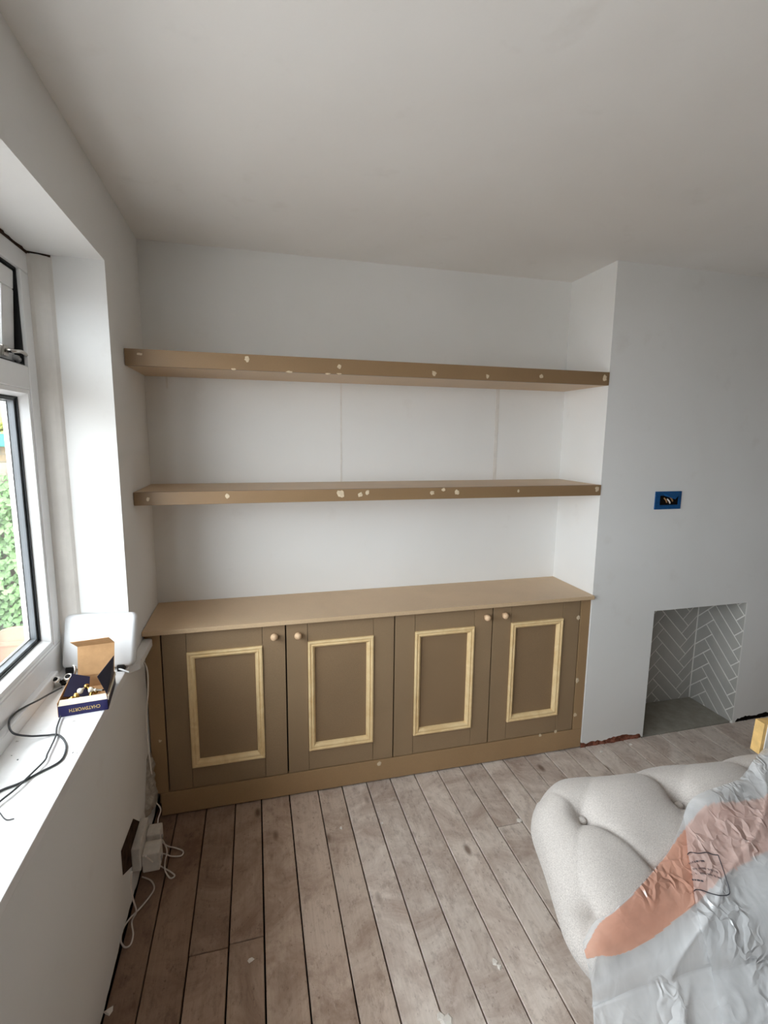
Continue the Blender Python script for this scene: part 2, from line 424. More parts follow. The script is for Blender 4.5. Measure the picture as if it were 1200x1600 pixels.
# chimney breast, a slab face with the fireplace opening and two cheeks
FX0, FX1, FZ, FB, BX1 = 2.443, 3.058, 0.719, -0.0455, 3.44
def jb(u, j):
    if j: return 0
    if FX0 - 0.02 < u < FX1 + 0.02: return -0.02
    return 0.014 * noise.noise((u * 14, 4.3, 0)) + 0.010 * noise.noise((u * 47, 2.3, 0))
us = sorted(set([round(x, 4) for x in frange(W, BX1, 0.014)] + [FX0, FX1]))
br = panel('wall_chimney_breast', 'plaster_white', us, [0.03, FZ, H + 0.05], [(FX0, FX1, -0.1, FZ)], lambda u, v, d: (u, YC + d, v), 0.026, jb)
struct(br, 'white plastered chimney breast with a square fireplace opening')
MB().box(W, W + 0.03, YC + 0.026, 0, -0.02, H + 0.05).build('cheek', 'plaster_white', br)
MB().box(BX1 - 0.03, BX1, YC + 0.026, 0, -0.02, H + 0.05).build('cheek', 'plaster_white', br)
def rubble(name, x0, x1, mat, amp):
    mb = MB(); n = 40; V = []
    for j in range(4):
        for i in range(n + 1):
            x = x0 + (x1 - x0) * i / n; z = -0.03 + 0.08 * j / 3
            V.append((x, YC + 0.008 + amp * noise.noise((x * 40, z * 60, 2.2)), z))
    F = [(j * (n + 1) + i, j * (n + 1) + i + 1, (j + 1) * (n + 1) + i + 1, (j + 1) * (n + 1) + i) for j in range(3) for i in range(n)]
    return mb.add(V, F).build(name, mat, br)
rubble('exposed_brick', W + 0.002, FX0 - 0.008, 'raw_brick', 0.009)
rubble('exposed_brick', FX1 + 0.01, BX1, 'dark_gap', 0.006)

# floor: dark sub-floor and single boards
fl = MB().box(-0.3, XR + 0.1, YN - 0.1, 0.1, -0.12, -0.024).build('floor', 'dark_gap'); struct(fl, 'bare worn floorboards')
edges = [-0.03, 0.088, 0.207, 0.327, 0.437, 0.560, 0.688, 0.800, 0.915, 1.030, 1.150, 1.268, 1.385]
while edges[-1] < XR: edges.append(edges[-1] + 0.1185 + rnd.uniform(-0.002, 0.002))
jy = {2: -0.965, 3: -0.955, 6: -2.6, 9: -2.2, 12: -0.72, 14: -1.1, 17: -0.85, 20: -1.2, 23: -0.6}
for i in range(len(edges) - 1):
    x0, x1 = edges[i], edges[i + 1]
    if x0 > XR: break
    yend = -0.003 if (x1 < W + 0.05 or x0 > BX1) else YC + 0.012
    cuts = [YN] + ([jy[i]] if i in jy else []) + [yend]
    for a, b in zip(cuts, cuts[1:]):
        g = rnd.uniform(0.0015, 0.0030); dz = rnd.uniform(-0.0015, 0.0008)
        mx = ((x0 + x1) / 2, b, 0)
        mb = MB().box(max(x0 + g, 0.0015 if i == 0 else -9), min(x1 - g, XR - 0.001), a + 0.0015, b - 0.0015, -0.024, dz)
        mb.build('floorboard', 'varnish_shade_floorboard_%d' % i if i < len(VARNISH_SHADE) else 'weathered_floorboard', fl, 0.002, loc=mx, segs=1)

# ------------------------------------------------------------------ fireplace, lined with herringbone tiles
fp = tag(empty('fireplace', ((FX0 + FX1) / 2, YC, 0)), 'square fireplace opening lined with grey herringbone tiles', 'fireplace')
bkw = box('back_lining', FX0 - 0.03, FX1 + 0.03, FB, FB + 0.02, -0.02, FZ + 0.03, 'grout', fp, 0)
sdr = box('side_lining', FX1 - 0.0012, FX1 + 0.02, YC + 0.0004, FB, -0.02, FZ - 0.0005, 'grout', fp, 0)
sdl = box('side_lining', FX0 - 0.02, FX0, YC + 0.027, FB, -0.02, FZ + 0.03, 'grout', fp, 0)
box('lintel', FX0 - 0.02, FX1 + 0.02, YC + 0.027, FB, FZ + 0.002, FZ + 0.03, 'concrete', fp, 0)
box('hearth_slab', FX0 + 0.001, FX1 - 0.001, YC + 0.014, FB - 0.001, -0.022, 0.004, 'concrete', fp, 0.002)
def clip(poly, w, h):
    for ax, val, sg in ((0, 0, 1), (0, w, -1), (1, 0, 1), (1, h, -1)):
        out = []
        for i in range(len(poly)):
            p, q = poly[i], poly[(i + 1) % len(poly)]
            dp, dq = sg * (p[ax] - val), sg * (q[ax] - val)
            if dp >= 0: out.append(p)
            if dp * dq < 0:
                t = dp / (dp - dq); out.append((p[0] + (q[0] - p[0]) * t, p[1] + (q[1] - p[1]) * t))
        poly = out
        if len(poly) < 3: return []
    return poly
def herringbone(w, h, tw, k, ox, oy, place, parent):
    """tiles of tw x k*tw at 45 degrees, cut to a w x h rectangle"""
    g = 0.0030; c = math.sqrt(0.5)
    for a in range(-24, 25):
        for b in range(-24, 25):
            # square grid cell (a, b); each row of the classic herringbone shifts by one
            m = (a - b) % (2 * k)
            if m == 0: rect = (a, b, a + k, b + 1)
            elif m == 2 * k - 1: rect = (a, b, a + 1, b + k)
            else: continue
            x0, y0, x1, y1 = [q * tw for q in rect]
            x0 += g; y0 += g; x1 -= g; y1 -= g
            P = [((x - y) * c + ox, (x + y) * c + oy) for x, y in ((x0, y0), (x1, y0), (x1, y1), (x0, y1))]
            P = clip(P, w, h)
            if len(P) < 3: continue
            ar = abs(sum(P[i][0] * P[(i + 1) % len(P)][1] - P[(i + 1) % len(P)][0] * P[i][1] for i in range(len(P)))) / 2
            if ar < 1.2e-4: continue
            n = len(P); V = [place(x, y, -0.001) for x, y in P] + [place(x, y, 0.0016) for x, y in P]
            F = [tuple(range(n)), tuple(range(2 * n - 1, n - 1, -1))] + [(i, (i + 1) % n, n + (i + 1) % n, n + i) for i in range(n)]
            MB().add(V, F).build('tile', 'tile_grey', parent, 0.0006, segs=1)
BW_ = FX1 - FX0 - 0.012; SW_ = FB - YC - 0.008; SL_ = FB - YC - 0.034
herringbone(BW_, FZ - 0.004, 0.064, 4, 0.1816, 0.02, lambda x, y, d: (FX0 + 0.006 + x, FB - d, 0.004 + y), bkw)
herringbone(SW_, FZ - 0.004, 0.064, 4, 0.0486, 0.05, lambda x, y, d: (FX1 - 0.0012 - d, YC + 0.002 + x, 0.004 + y), sdr)
herringbone(SL_, FZ - 0.004, 0.064, 4, 0.085, 0.05, lambda x, y, d: (FX0 + d, YC + 0.028 + x, 0.004 + y), sdl)

# ------------------------------------------------------------------ window
XF = -0.21; XG = -0.245; XO = -0.28
w1 = struct(empty('window_1', (XF, -1.72, WZ0)), 'white plastic-framed casement window with open top vent')
def bar(name, y0, y1, z0, z1, mat='window_upvc', par=None, x0=XO, x1=XF, bev=0.005):
    return box(name, x0, x1, y0, y1, z0, z1, mat, par or w1, bev)
FYs = [-0.545, -1.46, -2.55, -3.58]
bar('window_frame', FYs[-1], FYs[0], 2.085, 2.150)                      # head
bar('window_frame', FYs[-1], FYs[0], 0.795, 0.900)                      # bottom rail
bar('window_frame', FYs[0] - 0.060, FYs[0], 0.90, 2.085)
bar('window_frame', FYs[-1], FYs[-1] + 0.06, 0.90, 2.085)
for y in FYs[1:-1]: bar('mullion', y - 0.035, y + 0.035, 0.90, 2.085)
box('frame_step', XF - 0.004, XF + 0.022, FYs[-1], -0.650, 0.795, 0.838, 'window_upvc', w1, 0.006)
def glazing(par, y0, y1, z0, z1, xg=XG, xi=XF, b=0.022):
    """beads, gaskets, spacer and glass filling the opening y0..y1, z0..z1"""
    mb = MB()
    def ring(a0, a1, xa, xb, inset0, inset1, name, mat):
        # sloped ring between rectangle inset0 at xa and inset1 at xb
        def R(i, x): return [(x, y0 + i, z0 + i), (x, y1 - i, z0 + i), (x, y1 - i, z1 - i), (x, y0 + i, z1 - i)]
        V = R(a0, xa) + R(a1, xa) + R(inset0, xb) + R(inset1, xb)
        F = []
        for k in range(4):
            n = (k + 1) % 4
            F += [(k, n, 4 + n, 4 + k), (8 + k, 12 + k, 12 + n, 8 + n), (k, 8 + k, 8 + n, n), (4 + k, 4 + n, 12 + n, 12 + k)]
        MB().add(V, F).build(name, mat, par)
    ring(0, b * 0.55, xi - 0.004, xg + 0.006, 0, b, 'glazing_bead', 'window_upvc')
    ring(0, b + 0.004, xg + 0.006, xg + 0.002, 0, b + 0.004, 'gasket', 'black_gasket')
    ring(0, b + 0.012, xg - 0.002, xg - 0.018, 0, b + 0.012, 'spacer_bar', 'spacer_grey')
    ring(0, b + 0.016, xg - 0.020, XO - 0.002, 0, b + 0.006, 'outer_bead', 'window_upvc')
    MB().box(xg - 0.002, xg + 0.002, y0 + 0.004, y1 - 0.004, z0 + 0.004, z1 - 0.004).build('pane', 'window_glass', par)
cells = [(FYs[1] + 0.035, FYs[0] - 0.060), (FYs[2] + 0.035, FYs[1] - 0.035), (FYs[3] + 0.06, FYs[2] - 0.035)]
for n, (y0, y1) in enumerate(cells):
    if n != 1:
        tr = bar('transom', y0, y1, 1.732, 1.803)
        lt = bar('light_frame', y0, y1, 0.900, 0.912)
        glazing(lt, y0, y1, 0.912, 1.732)
        # top vent, hung at the head and pushed a little outwards
        vent = empty('vent_sash', (XF - 0.03, (y0 + y1) / 2, 2.080)); adopt(vent, w1)
        parts = []
        before = set(bpy.data.objects)
        a, b_ = y0 + 0.006, y1 - 0.006
        for q in ((y0, y1, 2.079, 2.085), (y0, y1, 1.803, 1.808), (y0, y0 + 0.005, 1.808, 2.079), (y1 - 0.005, y1, 1.808, 2.079)):
            box('rebate_gasket', XO + 0.002, XF - 0.010, *q, 'black_gasket', tr, 0)
        for q in ((a, b_, 2.022, 2.076), (a, b_, 1.812, 1.850), (a, a + 0.078, 1.850, 2.022), (b_ - 0.078, b_, 1.850, 2.022)):
            bar('sash_rail', *q, par=vent, x0=XO - 0.005, x1=XF - 0.014)
        MB().box(XG - 0.004, XG, a + 0.07, b_ - 0.07, 1.845, 2.03).build('pane', 'window_glass', vent)
        for (q0, q1, r0, r1) in ((a + 0.078, b_ - 0.078, 2.016, 2.022), (a + 0.078, b_ - 0.078, 1.850, 1.856), (a + 0.078, a + 0.084, 1.850, 2.022), (b_ - 0.084, b_ - 0.078, 1.850, 2.022)):
            box('gasket', XG, XG + 0.012, q0, q1, r0, r1, 'black_gasket', vent, 0)
        if n == 0:
            hy = un(18, 548, 0, XF - 0.012).y
            MB().box(XF - 0.016, XF - 0.006, hy - 0.02, hy + 0.012, 1.822, 1.852).build('handle_base', 'chrome', vent, 0.003)
            MB().tube([(XF - 0.004, hy - 0.004, 1.838), (XF + 0.012, hy + 0.0, 1.838), (XF + 0.015, hy + 0.04, 1.842), (XF + 0.012, hy + 0.075, 1.838)], 0.006).build('handle', 'chrome', vent, smooth=True)
            MB().tube([(XF - 0.010, hy + 0.05, 1.826), (XF - 0.006, hy + 0.08, 1.826), (XF - 0.004, y1 - 0.012, 1.820)], 0.008).build('stay_arm', 'white_plastic', vent, smooth=True)
        vent.rotation_euler = (0, math.radians(4), 0)
    else:
        lt = bar('light_frame', y0, y1, 0.900, 0.912)
        glazing(lt, y0, y1, 0.912, 2.085)
# cover strip between frame and plaster, with the ragged dark crack above it
mb = MB()
prof = [(-0.152, -0.5235), (-0.160, -0.531), (-0.172, -0.537), (-0.186, -0.541), (-0.2, -0.546), (XF - 0.006, -0.548), (XF - 0.006, -0.5225), (-0.152, -0.5225)]
mb.prism(prof, 0.80, 2.146).build('cover_strip', 'old_trim', w1)
mb = MB().box(-0.205, -0.150, -0.5224, -0.519, 0.8, 2.15).build('cover_strip', 'old_trim', w1)
mb = MB(); n = 60; V = []
for i in range(n + 1):
    y = -0.528 - 1.2 * i / n
    wd = 0.003 + 0.008 * noise.noise((y * 26, 0, 0)) + 0.005 * noise.noise((y * 80, 3, 0))
    V += [(XF + 0.001, y, 2.1535), (XF + max(0.002, wd), y, 2.1518), (XF + 0.001, y, 2.143)]
F = []
for i in range(n): F += [(3 * i, 3 * i + 1, 3 * i + 4, 3 * i + 3), (3 * i + 1, 3 * i + 2, 3 * i + 5, 3 * i + 4)]
mb.add(V, F).build('crack', 'dirty_masonry', w1)
mb = MB().add([(-0.152, -0.5235, 2.1522), (-0.21, -0.550, 2.1522), (-0.21, -0.552, 2.146), (-0.18, -0.541, 2.1475), (-0.152, -0.528, 2.144)], [(0, 1, 2, 3, 4)]).build('crack', 'dirty_masonry', w1)
# sill board with its horn running past the reveal
poly = [(-0.214, -3.598), (0.002, -3.598), (0.003, -0.585), (0.034, -0.560), (0.037, -0.352), (0.030, -0.343), (0.0015, -0.341), (0.0015, -0.524), (-0.214, -0.524)]
MB().prism(poly, 0.7725, 0.801).build('window_sill', 'sill_paint', w1, 0.003)

# ------------------------------------------------------------------ built-in cabinet
cab = tag(empty('alcove_cabinet', (1.03, -0.17, 0)), 'bare brown four-door cabinet built across the alcove under the shelves', 'cabinet')
YP = -0.336
DX = [0.064, 0.557, 1.040, 1.524, 2.003]; DZ0, DZ1 = 0.113, 0.8145
box('carcass', 0.02, 2.05, -0.312, -0.004, 0.05, 0.813, 'mdf_board', cab)
pl = box('plinth', 0.030, W - 0.002, YP, YP + 0.022, 0.008, 0.1115, 'mdf_frame', cab)
pa = box('end_post', 0.004, DX[0] - 0.002, YP, YP + 0.022, 0.113, 0.8150, 'mdf_frame', cab)
pb = box('end_post', DX[4] + 0.002, W - 0.002, YP, YP + 0.022, 0.113, 0.8150, 'mdf_frame', cab)
pc = box('shadow_gap', 0.02, W - 0.004, YP + 0.023, YP + 0.024, 0.1, 0.815, 'dark_gap', cab, 0)
# (stile inner lines and moulding outline measured door by door)
mould = [(0.159, 0.459), (0.650, 0.942), (1.137, 1.430), (1.622, 1.905)]
MZ0, MZ1 = 0.211, 0.724
kn = [(0.508, 0.765), (0.607, 0.761), (1.486, 0.768), (1.579, 0.770)]
def molding(parent, x0, x1, z0, z1, y):
    # stepped profile: (inset from outer edge, height proud of the frame)
    prof = [(0.0, -0.002), (0.0, 0.008), (0.004, 0.011), (0.009, 0.011), (0.012, 0.0075), (0.015, 0.0075), (0.018, 0.010), (0.023, 0.008), (0.029, 0.001), (0.031, -0.007), (0.031, -0.010)]
    C = [(x0, z0), (x1, z0), (x1, z1), (x0, z1)]; D = [(1, 1), (-1, 1), (-1, -1), (1, -1)]
    for k in range(4):
        n = (k + 1) % 4; V = []
        for (c, d) in ((C[k], D[k]), (C[n], D[n])):
            for (i, h) in prof: V.append((c[0] + d[0] * i, y - h, c[1] + d[1] * i))
        m = len(prof); F = [(i, i + 1, m + i + 1, m + i) for i in range(m - 1)] + [tuple(range(m)), tuple(range(2 * m - 1, m - 1, -1))]
        MB().add(V, F).build('moulding', 'pine_moulding', parent)
for i in range(4):
    x0, x1 = DX[i] + 0.0030, DX[i + 1] - 0.0030; a, b = mould[i]
    d = empty('door', ((x0 + x1) / 2, YP, (DZ0 + DZ1) / 2)); adopt(d, cab)
    d['label'] = ['door at the window end, knob on its right', 'second door from the window, knob on its left', 'third door from the window, knob on its right', 'door next to the chimney breast, knob on its left'][i]
    yo = YP + 0.001
    box('stile', x0, a - 0.0014, yo, yo + 0.020, DZ0 + 0.002, DZ1 - 0.002, 'mdf_primed_door', d, 0.0012)
    box('stile', b + 0.0014, x1, yo, yo + 0.020, DZ0 + 0.002, DZ1 - 0.002, 'mdf_primed_door', d, 0.0012)
    box('rail', a, b, yo + 0.0016, yo + 0.020, MZ1 - 0.004, DZ1 - 0.002, 'mdf_primed_door', d, 0.0012)
    box('rail', a, b, yo + 0.0016, yo + 0.020, DZ0 + 0.002, MZ0 + 0.004, 'mdf_primed_door', d, 0.0012)
    box('panel', a - 0.004, b + 0.004, yo + 0.0085, yo + 0.019, MZ0, MZ1, 'mdf_panel', d, 0)
    molding(d, a, b, MZ0, MZ1, yo)
    mt = Matrix.Translation((kn[i][0], yo, kn[i][1])) @ Matrix.Rotation(math.pi / 2, 4, 'X')
    prof = [(0.0075, 0.0), (0.0065, 0.006), (0.0075, 0.010)] + [(0.0155 * math.cos(t), 0.022 + 0.0145 * math.sin(t)) for t in [math.radians(q) for q in range(-60, 86, 15)]] + [(0.0006, 0.0365)]
    MB().lathe(prof, 20, mat=mt).build('knob', 'beech_knob', d, smooth=True)
def spot(parent, px, py, plane, r, squash=1.0, mat='filler'):
    p = un(px, py, 1, plane); n = 11; V = [(p.x, plane - 0.0012, p.z)]; R = random.Random(int(px * 7 + py))
    for k in range(n):
        t = 2 * math.pi * k / n; q = r * R.uniform(0.65, 1.15)
        V.append((p.x + q * math.cos(t), plane - 0.0002, p.z + q * squash * math.sin(t)))
    MB().add(V, [(0, 1 + k, 1 + (k + 1) % n) for k in range(n)]).build('filler_spot', mat, parent)
for (x, y, r, s) in ((904, 965, .011, 1.3), (902, 1063, .011, 1.5), (899, 1117, .010, 1.2)): spot(pb, x, y, YP, r, s)
for (x, y, r, s) in ((593, 1193, .011, 1.1), (844, 1149, .009, 1), (868, 1143, .010, 1.0), (250, 1158, .007, 1)): spot(pl if y > 1160 or x > 800 else pa, x, y, YP, r, s)
# worktop, a board of its own
box('worktop', 0.002, W - 0.002, -0.3627, -0.001, 0.8165, 0.8353, 'mdf_face', None, 0.002)
tag(bpy.data.objects['worktop'], 'long plain brown board worktop lying on the alcove cabinet', 'worktop')

# ------------------------------------------------------------------ floating shelves
def shelf(label, zb, zt, spots):
    s = tag(empty('floating_shelf', (W / 2, -0.17, zb)), label, 'shelf')
    box('bottom_board', 0.002, W - 0.002, -0.3275, -0.001, zb, zb + 0.009, 'mdf_face', s, 0.0008)
    box('top_board', 0.002, W - 0.002, -0.3275, -0.001, zt - 0.012, zt, 'mdf_face', s, 0.0008)
    box('core', 0.03, W - 0.03, -0.32, -0.01, zb + 0.010, zt - 0.013, 'mdf_board', s, 0)
    l = box('front_lip', 0.002, W - 0.002, -0.3467, -0.3283, zb - 0.0004, zt + 0.0002, 'mdf_board', s, 0.0012)
    for (x, y, r, q) in spots: spot(l, x, y, -0.3469, r, q)
    return s
shelf('upper thick brown board shelf, seen from below', 1.8498, 1.9091,
      ((218, 553, .010, .5), (386, 561, .011, 1), (530, 573, .010, 1), (530, 584, .012, .3), (512, 584, .014, .25), (365, 577, .012, .3), (452, 581, .014, .3), (678, 583, .012, 1), (762, 588, .010, 1), (846, 588, .010, .9), (945, 591, .012, 1.3)))
shelf('lower thick brown board shelf, directly above the worktop', 1.3337, 1.3837,
      ((231, 780, .008, 1), (355, 775, .010, 1.2), (532, 772, .016, 1.1), (563, 773, .010, 1.2), (574, 769, .010, 1.2), (675, 770, .012, .8), (693, 765, .011, .9), (714, 769, .013, .9), (810, 767, .006, 1.2), (933, 764, .012, 1.2)))

# ------------------------------------------------------------------ socket box on the chimney breast
sx0, sx1, sz0, sz1 = 2.379, 2.536, 1.256, 1.345
sk = tag(empty('socket_back_box', (2.457, YC, sz0)), 'open electrical back box framed in blue tape on the chimney breast', 'socket')
fr = 0.020; y = YC
box('recess', sx0 + fr, sx1 - fr * 0.75, y - 0.001, y - 0.0004, sz0 + fr, sz1 - fr, 'dark_gap', sk, 0)
for q in ((sx0, sx1, sz0, sz0 + fr * 1.05), (sx0, sx1, sz1 - fr, sz1 + 0.001), (sx0, sx0 + fr * 1.4, sz0 + fr, sz1 - fr), (sx1 - fr * 0.8, sx1, sz0 + fr, sz1 - fr)):
    box('tape_strip', q[0], q[1], y - 0.006, y - 0.0002, q[2], q[3], 'blue_tape', sk, 0.001)
MB().add([(sx0 + 0.05, y - 0.004, sz1 - fr), (sx1 - 0.006, y - 0.008, sz1 - 0.004), (sx0 + 0.105, y - 0.022, sz1 - fr - 0.018), (sx0 + 0.04, y - 0.006, sz1 - 0.004), (sx0 + 0.1, y - 0.004, sz1 - fr - 0.002)],
         [(0, 4, 2), (4, 1, 2), (0, 2, 3), (2, 1, 3)]).build('tape_flap', 'blue_tape', sk)
for k, (xx, zz) in enumerate(((0.055, 0.045), (0.075, 0.04), (0.09, 0.05))):
    MB().tube([(sx0 + xx, y - 0.001, sz0 + zz + 0.012), (sx0 + xx + 0.006, y - 0.010, sz0 + zz), (sx0 + xx + 0.016, y - 0.004, sz0 + zz - 0.01)], 0.0035).build('wire', 'copper_wire' if k != 1 else 'white_cable', sk, smooth=True)

# ------------------------------------------------------------------ things on the sill
ZS = 0.801
# white slab-shaped device leaning on the reveal
dv = tag(empty('plastic_device', (-0.09, -0.575, ZS)), 'white rounded plastic device standing on the window sill behind the box', 'device')
def rrect(w, h, r, n=6):
    P = []
    for cx, cy, a0 in ((w / 2 - r, h / 2 - r, 0), (-w / 2 + r, h / 2 - r, 90), (-w / 2 + r, -h / 2 + r, 180), (w / 2 - r, -h / 2 + r, 270)):
        for k in range(n + 1):
            a = math.radians(a0 + 90 * k / n); P.append((cx + r * math.cos(a), cy + r * math.sin(a)))
    return P
def pillow(w, h, d, r, mat4, name, mat, parent, e=0.012):
    """rounded slab with softened front and back edges"""
    mb = MB(); L = []
    for (ins, z) in ((e, 0), (e * 0.35, e * 0.25), (0, e), (0, d - e), (e * 0.35, d - e * 0.25), (e, d)):
        L.append([mat4 @ Vector((x, y, z)) for x, y in rrect(w - 2 * ins, h - 2 * ins, max(r - ins, 0.004))])
    n = len(L[0]); V = [p for q in L for p in q]; F = [tuple(range(n - 1, -1, -1)), tuple((len(L) - 1) * n + k for k in range(n))]
    F += [(i * n + k, i * n + (k + 1) % n, (i + 1) * n + (k + 1) % n, (i + 1) * n + k) for i in range(len(L) - 1) for k in range(n)]
    return mb.add(V, F).build(name, mat, parent, smooth=True)
A = un(82, 1040, 2, 0.822); 
pBL = Vector((-0.207, -0.600, 0.815)); pBR = Vector((0.002, -0.622, 0.815)); up = Vector((0.055, 0.050, 0.176))
ex = (pBR - pBL).normalized(); ey = (up - ex * up.dot(ex)).normalized(); ez = ey.cross(ex) * -1
ez = ex.cross(ey)
ctr = (pBL + pBR) / 2 + up * 0.5 - ez * 0.034 - ex * 0.008
mt = Matrix((( ex.x, ey.x, ez.x, ctr.x), (ex.y, ey.y, ez.y, ctr.y), (ex.z, ey.z, ez.z, ctr.z), (0, 0, 0, 1)))
body = pillow(0.232, 0.182, 0.036, 0.020, mt, 'casing', 'white_plastic', dv)
for f in (0.16, 0.93):
    q = pBL.lerp(pBR, f)
    MB().box(q.x - 0.012, q.x + 0.012, q.y - 0.004, q.y + 0.022, ZS, ZS + 0.022).build('rubber_foot', 'black_rubber', dv, 0.003)
MB().tube([pBR + Vector((-0.02, 0.0, -0.004)), pBR + Vector((0.0, -0.012, -0.008)), pBR + Vector((0.016, -0.02, -0.012))], 0.003).build('stand_clip', 'white_plastic', dv, smooth=True)

# navy card box of brass fittings, lid open
bo = Vector((-0.112, -0.889, ZS)); ang = math.radians(7.0)
bx = tag(empty('hardware_box', bo), 'open navy card box of brass fittings on the window sill', 'box')
def BM(x, y, z):
    return (bo.x + x * math.cos(ang) - y * math.sin(ang), bo.y + x * math.sin(ang) + y * math.cos(ang), bo.z + z)
def bquad(name, pts, mat, par, th=0.0015):
    P = [Vector(BM(*p)) for p in pts]; n = (P[1] - P[0]).cross(P[2] - P[0]).normalized() * th
    V = P + [p + n for p in P]; k = len(P)
    F = [tuple(range(k - 1, -1, -1)), tuple(range(k, 2 * k))] + [(i, (i + 1) % k, k + (i + 1) % k, k + i) for i in range(k)]
    return MB().add(V, F).build(name, mat, par)
BW, BD, BH = 0.124, 0.165, 0.042
bquad('base', [(0, 0, 0.001), (BW, 0, 0.001), (BW, BD, 0.001), (0, BD, 0.001)], 'kraft_card', bx)
fw_ = bquad('front_wall', [(0, 0, 0), (BW, 0, 0), (BW, 0, BH - 0.010), (0, 0, BH - 0.010)], 'navy_card', bx)
bquad('front_fold', [(0, 0.001, BH - 0.010), (BW, 0.001, BH - 0.010), (BW - 0.004, 0.010, BH + 0.004), (0.004, 0.010, BH + 0.004)], 'card_edge', bx)
bquad('side_wall', [(0, 0, 0), (0, 0, BH), (0, BD, BH), (0, BD, 0)], 'kraft_card', bx)
bquad('side_wall', [(BW, 0, 0), (BW, BD, 0), (BW, BD, BH), (BW, 0, BH)], 'dark_navy_card', bx)
bquad('side_edge', [(BW + 0.002, 0, BH - 0.012), (BW + 0.002, BD, BH - 0.012), (BW + 0.002, BD, BH), (BW + 0.002, 0, BH)], 'card_edge', bx)
bquad('back_wall', [(0, BD, 0), (0, BD, BH), (BW, BD, BH), (BW, BD, 0)], 'kraft_card', bx)
lid = bquad('lid', [(0.022, BD, BH), (BW, BD, BH), (BW + 0.004, BD + 0.018, BH + 0.092), (0.024, BD + 0.018, BH + 0.092)], 'kraft_card', bx)
bquad('lid_fold', [(0.024, BD + 0.018, BH + 0.092), (BW + 0.004, BD + 0.018, BH + 0.092), (BW - 0.008, BD - 0.006, BH + 0.120), (0.010, BD - 0.006, BH + 0.118)], 'kraft_card', lid)
bquad('flap', [(0.004, 0.045, BH - 0.004), (0.066, 0.060, BH - 0.022), (0.060, 0.135, BH + 0.006), (0.012, 0.135, BH + 0.024)], 'dark_navy_card', bx)
bquad('flap', [(BW - 0.002, 0.010, BH), (BW - 0.002, BD - 0.010, BH), (BW + 0.004, BD - 0.022, BH + 0.062), (BW - 0.026, 0.026, BH + 0.052)], 'dark_navy_card', bx)
tx = bpy.data.curves.new('print', 'FONT'); tx.body = 'CHATSWORTH'; tx.size = 0.0145; tx.align_x = 'CENTER'; tx.align_y = 'CENTER'; tx.extrude = 0.0003; tx.offset = 0.0001
to = bpy.data.objects.new('tmp_text', tx); COL.objects.link(to)
bpy.context.view_layer.update()
me = bpy.data.meshes.new_from_object(to.evaluated_get(bpy.context.evaluated_depsgraph_get())); bpy.data.objects.remove(to)
xs = [v.co.x for v in me.vertices]; sxx = 0.078 / (max(xs) - min(xs))
for v in me.vertices:      # upside down on the front wall, as the box lies
    v.co = Vector(BM(0.066 - v.co.x * sxx, -0.0020 - v.co.z, 0.0165 - v.co.y))
me.materials.clear(); me.materials.append(M['gold_print'])
po = bpy.data.objects.new('lettering', me); COL.objects.link(po); adopt(po, fw_)
R = random.Random(3)
for k in range(7):         # brass fittings lying in the box
    cx, cy = 0.030 + 0.012 * k + R.uniform(-.004, .004), 0.022 + 0.014 * (k % 4) + R.uniform(0, .012)
    c = Vector(BM(cx, cy, 0.038 + 0.005 * (k % 3))); rot = Matrix.Rotation(R.uniform(0, 6.28), 4, 'Z') @ Matrix.Rotation(R.uniform(1.1, 1.6), 4, 'X')
    mt = Matrix.Translation(c) @ rot
    pr = [(0.002, -0.016), (0.0028, -0.015), (0.0028, 0.000), (0.005, 0.001), (0.005, 0.003), (0.0032, 0.004), (0.0036, 0.008), (0.0072, 0.011), (0.0085, 0.015), (0.0072, 0.019), (0.002, 0.021)]
    o = MB().lathe(pr, 14, mat=mt).build('brass_knob', 'brass' if k not in (2, 5) else 'card_edge', None, smooth=True, loc=c)
    tag(o, ['leftmost brass knob in the navy box, by the side wall', 'second brass knob from the left in the navy box', 'left of the two cream knobs in the navy box', 'brass knob between the two cream ones in the navy box', 'brass knob left of the rightmost cream one in the navy box', 'right of the two cream knobs in the navy box', 'rightmost brass knob in the navy box, by the raised flap'][k], 'knob', 'fittings in the navy box')
# double chrome fitting behind the box, by the frame
c = Vector((-0.168, -0.675, ZS)); ft = tag(empty('chrome_fitting', c), 'small black and chrome double fitting on the sill beside the box', 'fitting')
for dx in (-0.016, 0.016):
    MB().lathe([(0.015, 0.0), (0.016, 0.012), (0.013, 0.024), (0.014, 0.030), (0.008, 0.034), (0.007, 0.024)], 18, mat=Matrix.Translation(c + Vector((dx, dx * 0.4, 0))) @ Matrix.Rotation(0.5, 4, 'X')).build('cup', 'chrome', ft, smooth=True)
    MB().lathe([(0.0068, 0.025), (0.0068, 0.0345)], 14, mat=Matrix.Translation(c + Vector((dx, dx * 0.4, 0))) @ Matrix.Rotation(0.5, 4, 'X')).build('socket_hole', 'black_rubber', ft, smooth=True)
MB().box(c.x - 0.034, c.x + 0.034, c.y - 0.014, c.y + 0.014, ZS, ZS + 0.010).build('base', 'black_rubber', ft, 0.003)
MB().tube([c + Vector((0.03, -0.01, 0.005)), c + Vector((0.042, -0.035, 0.03)), c + Vector((0.046, -0.03, 0.062)), c + Vector((0.038, -0.02, 0.068))], 0.004).build('hook', 'chrome', ft, smooth=True)
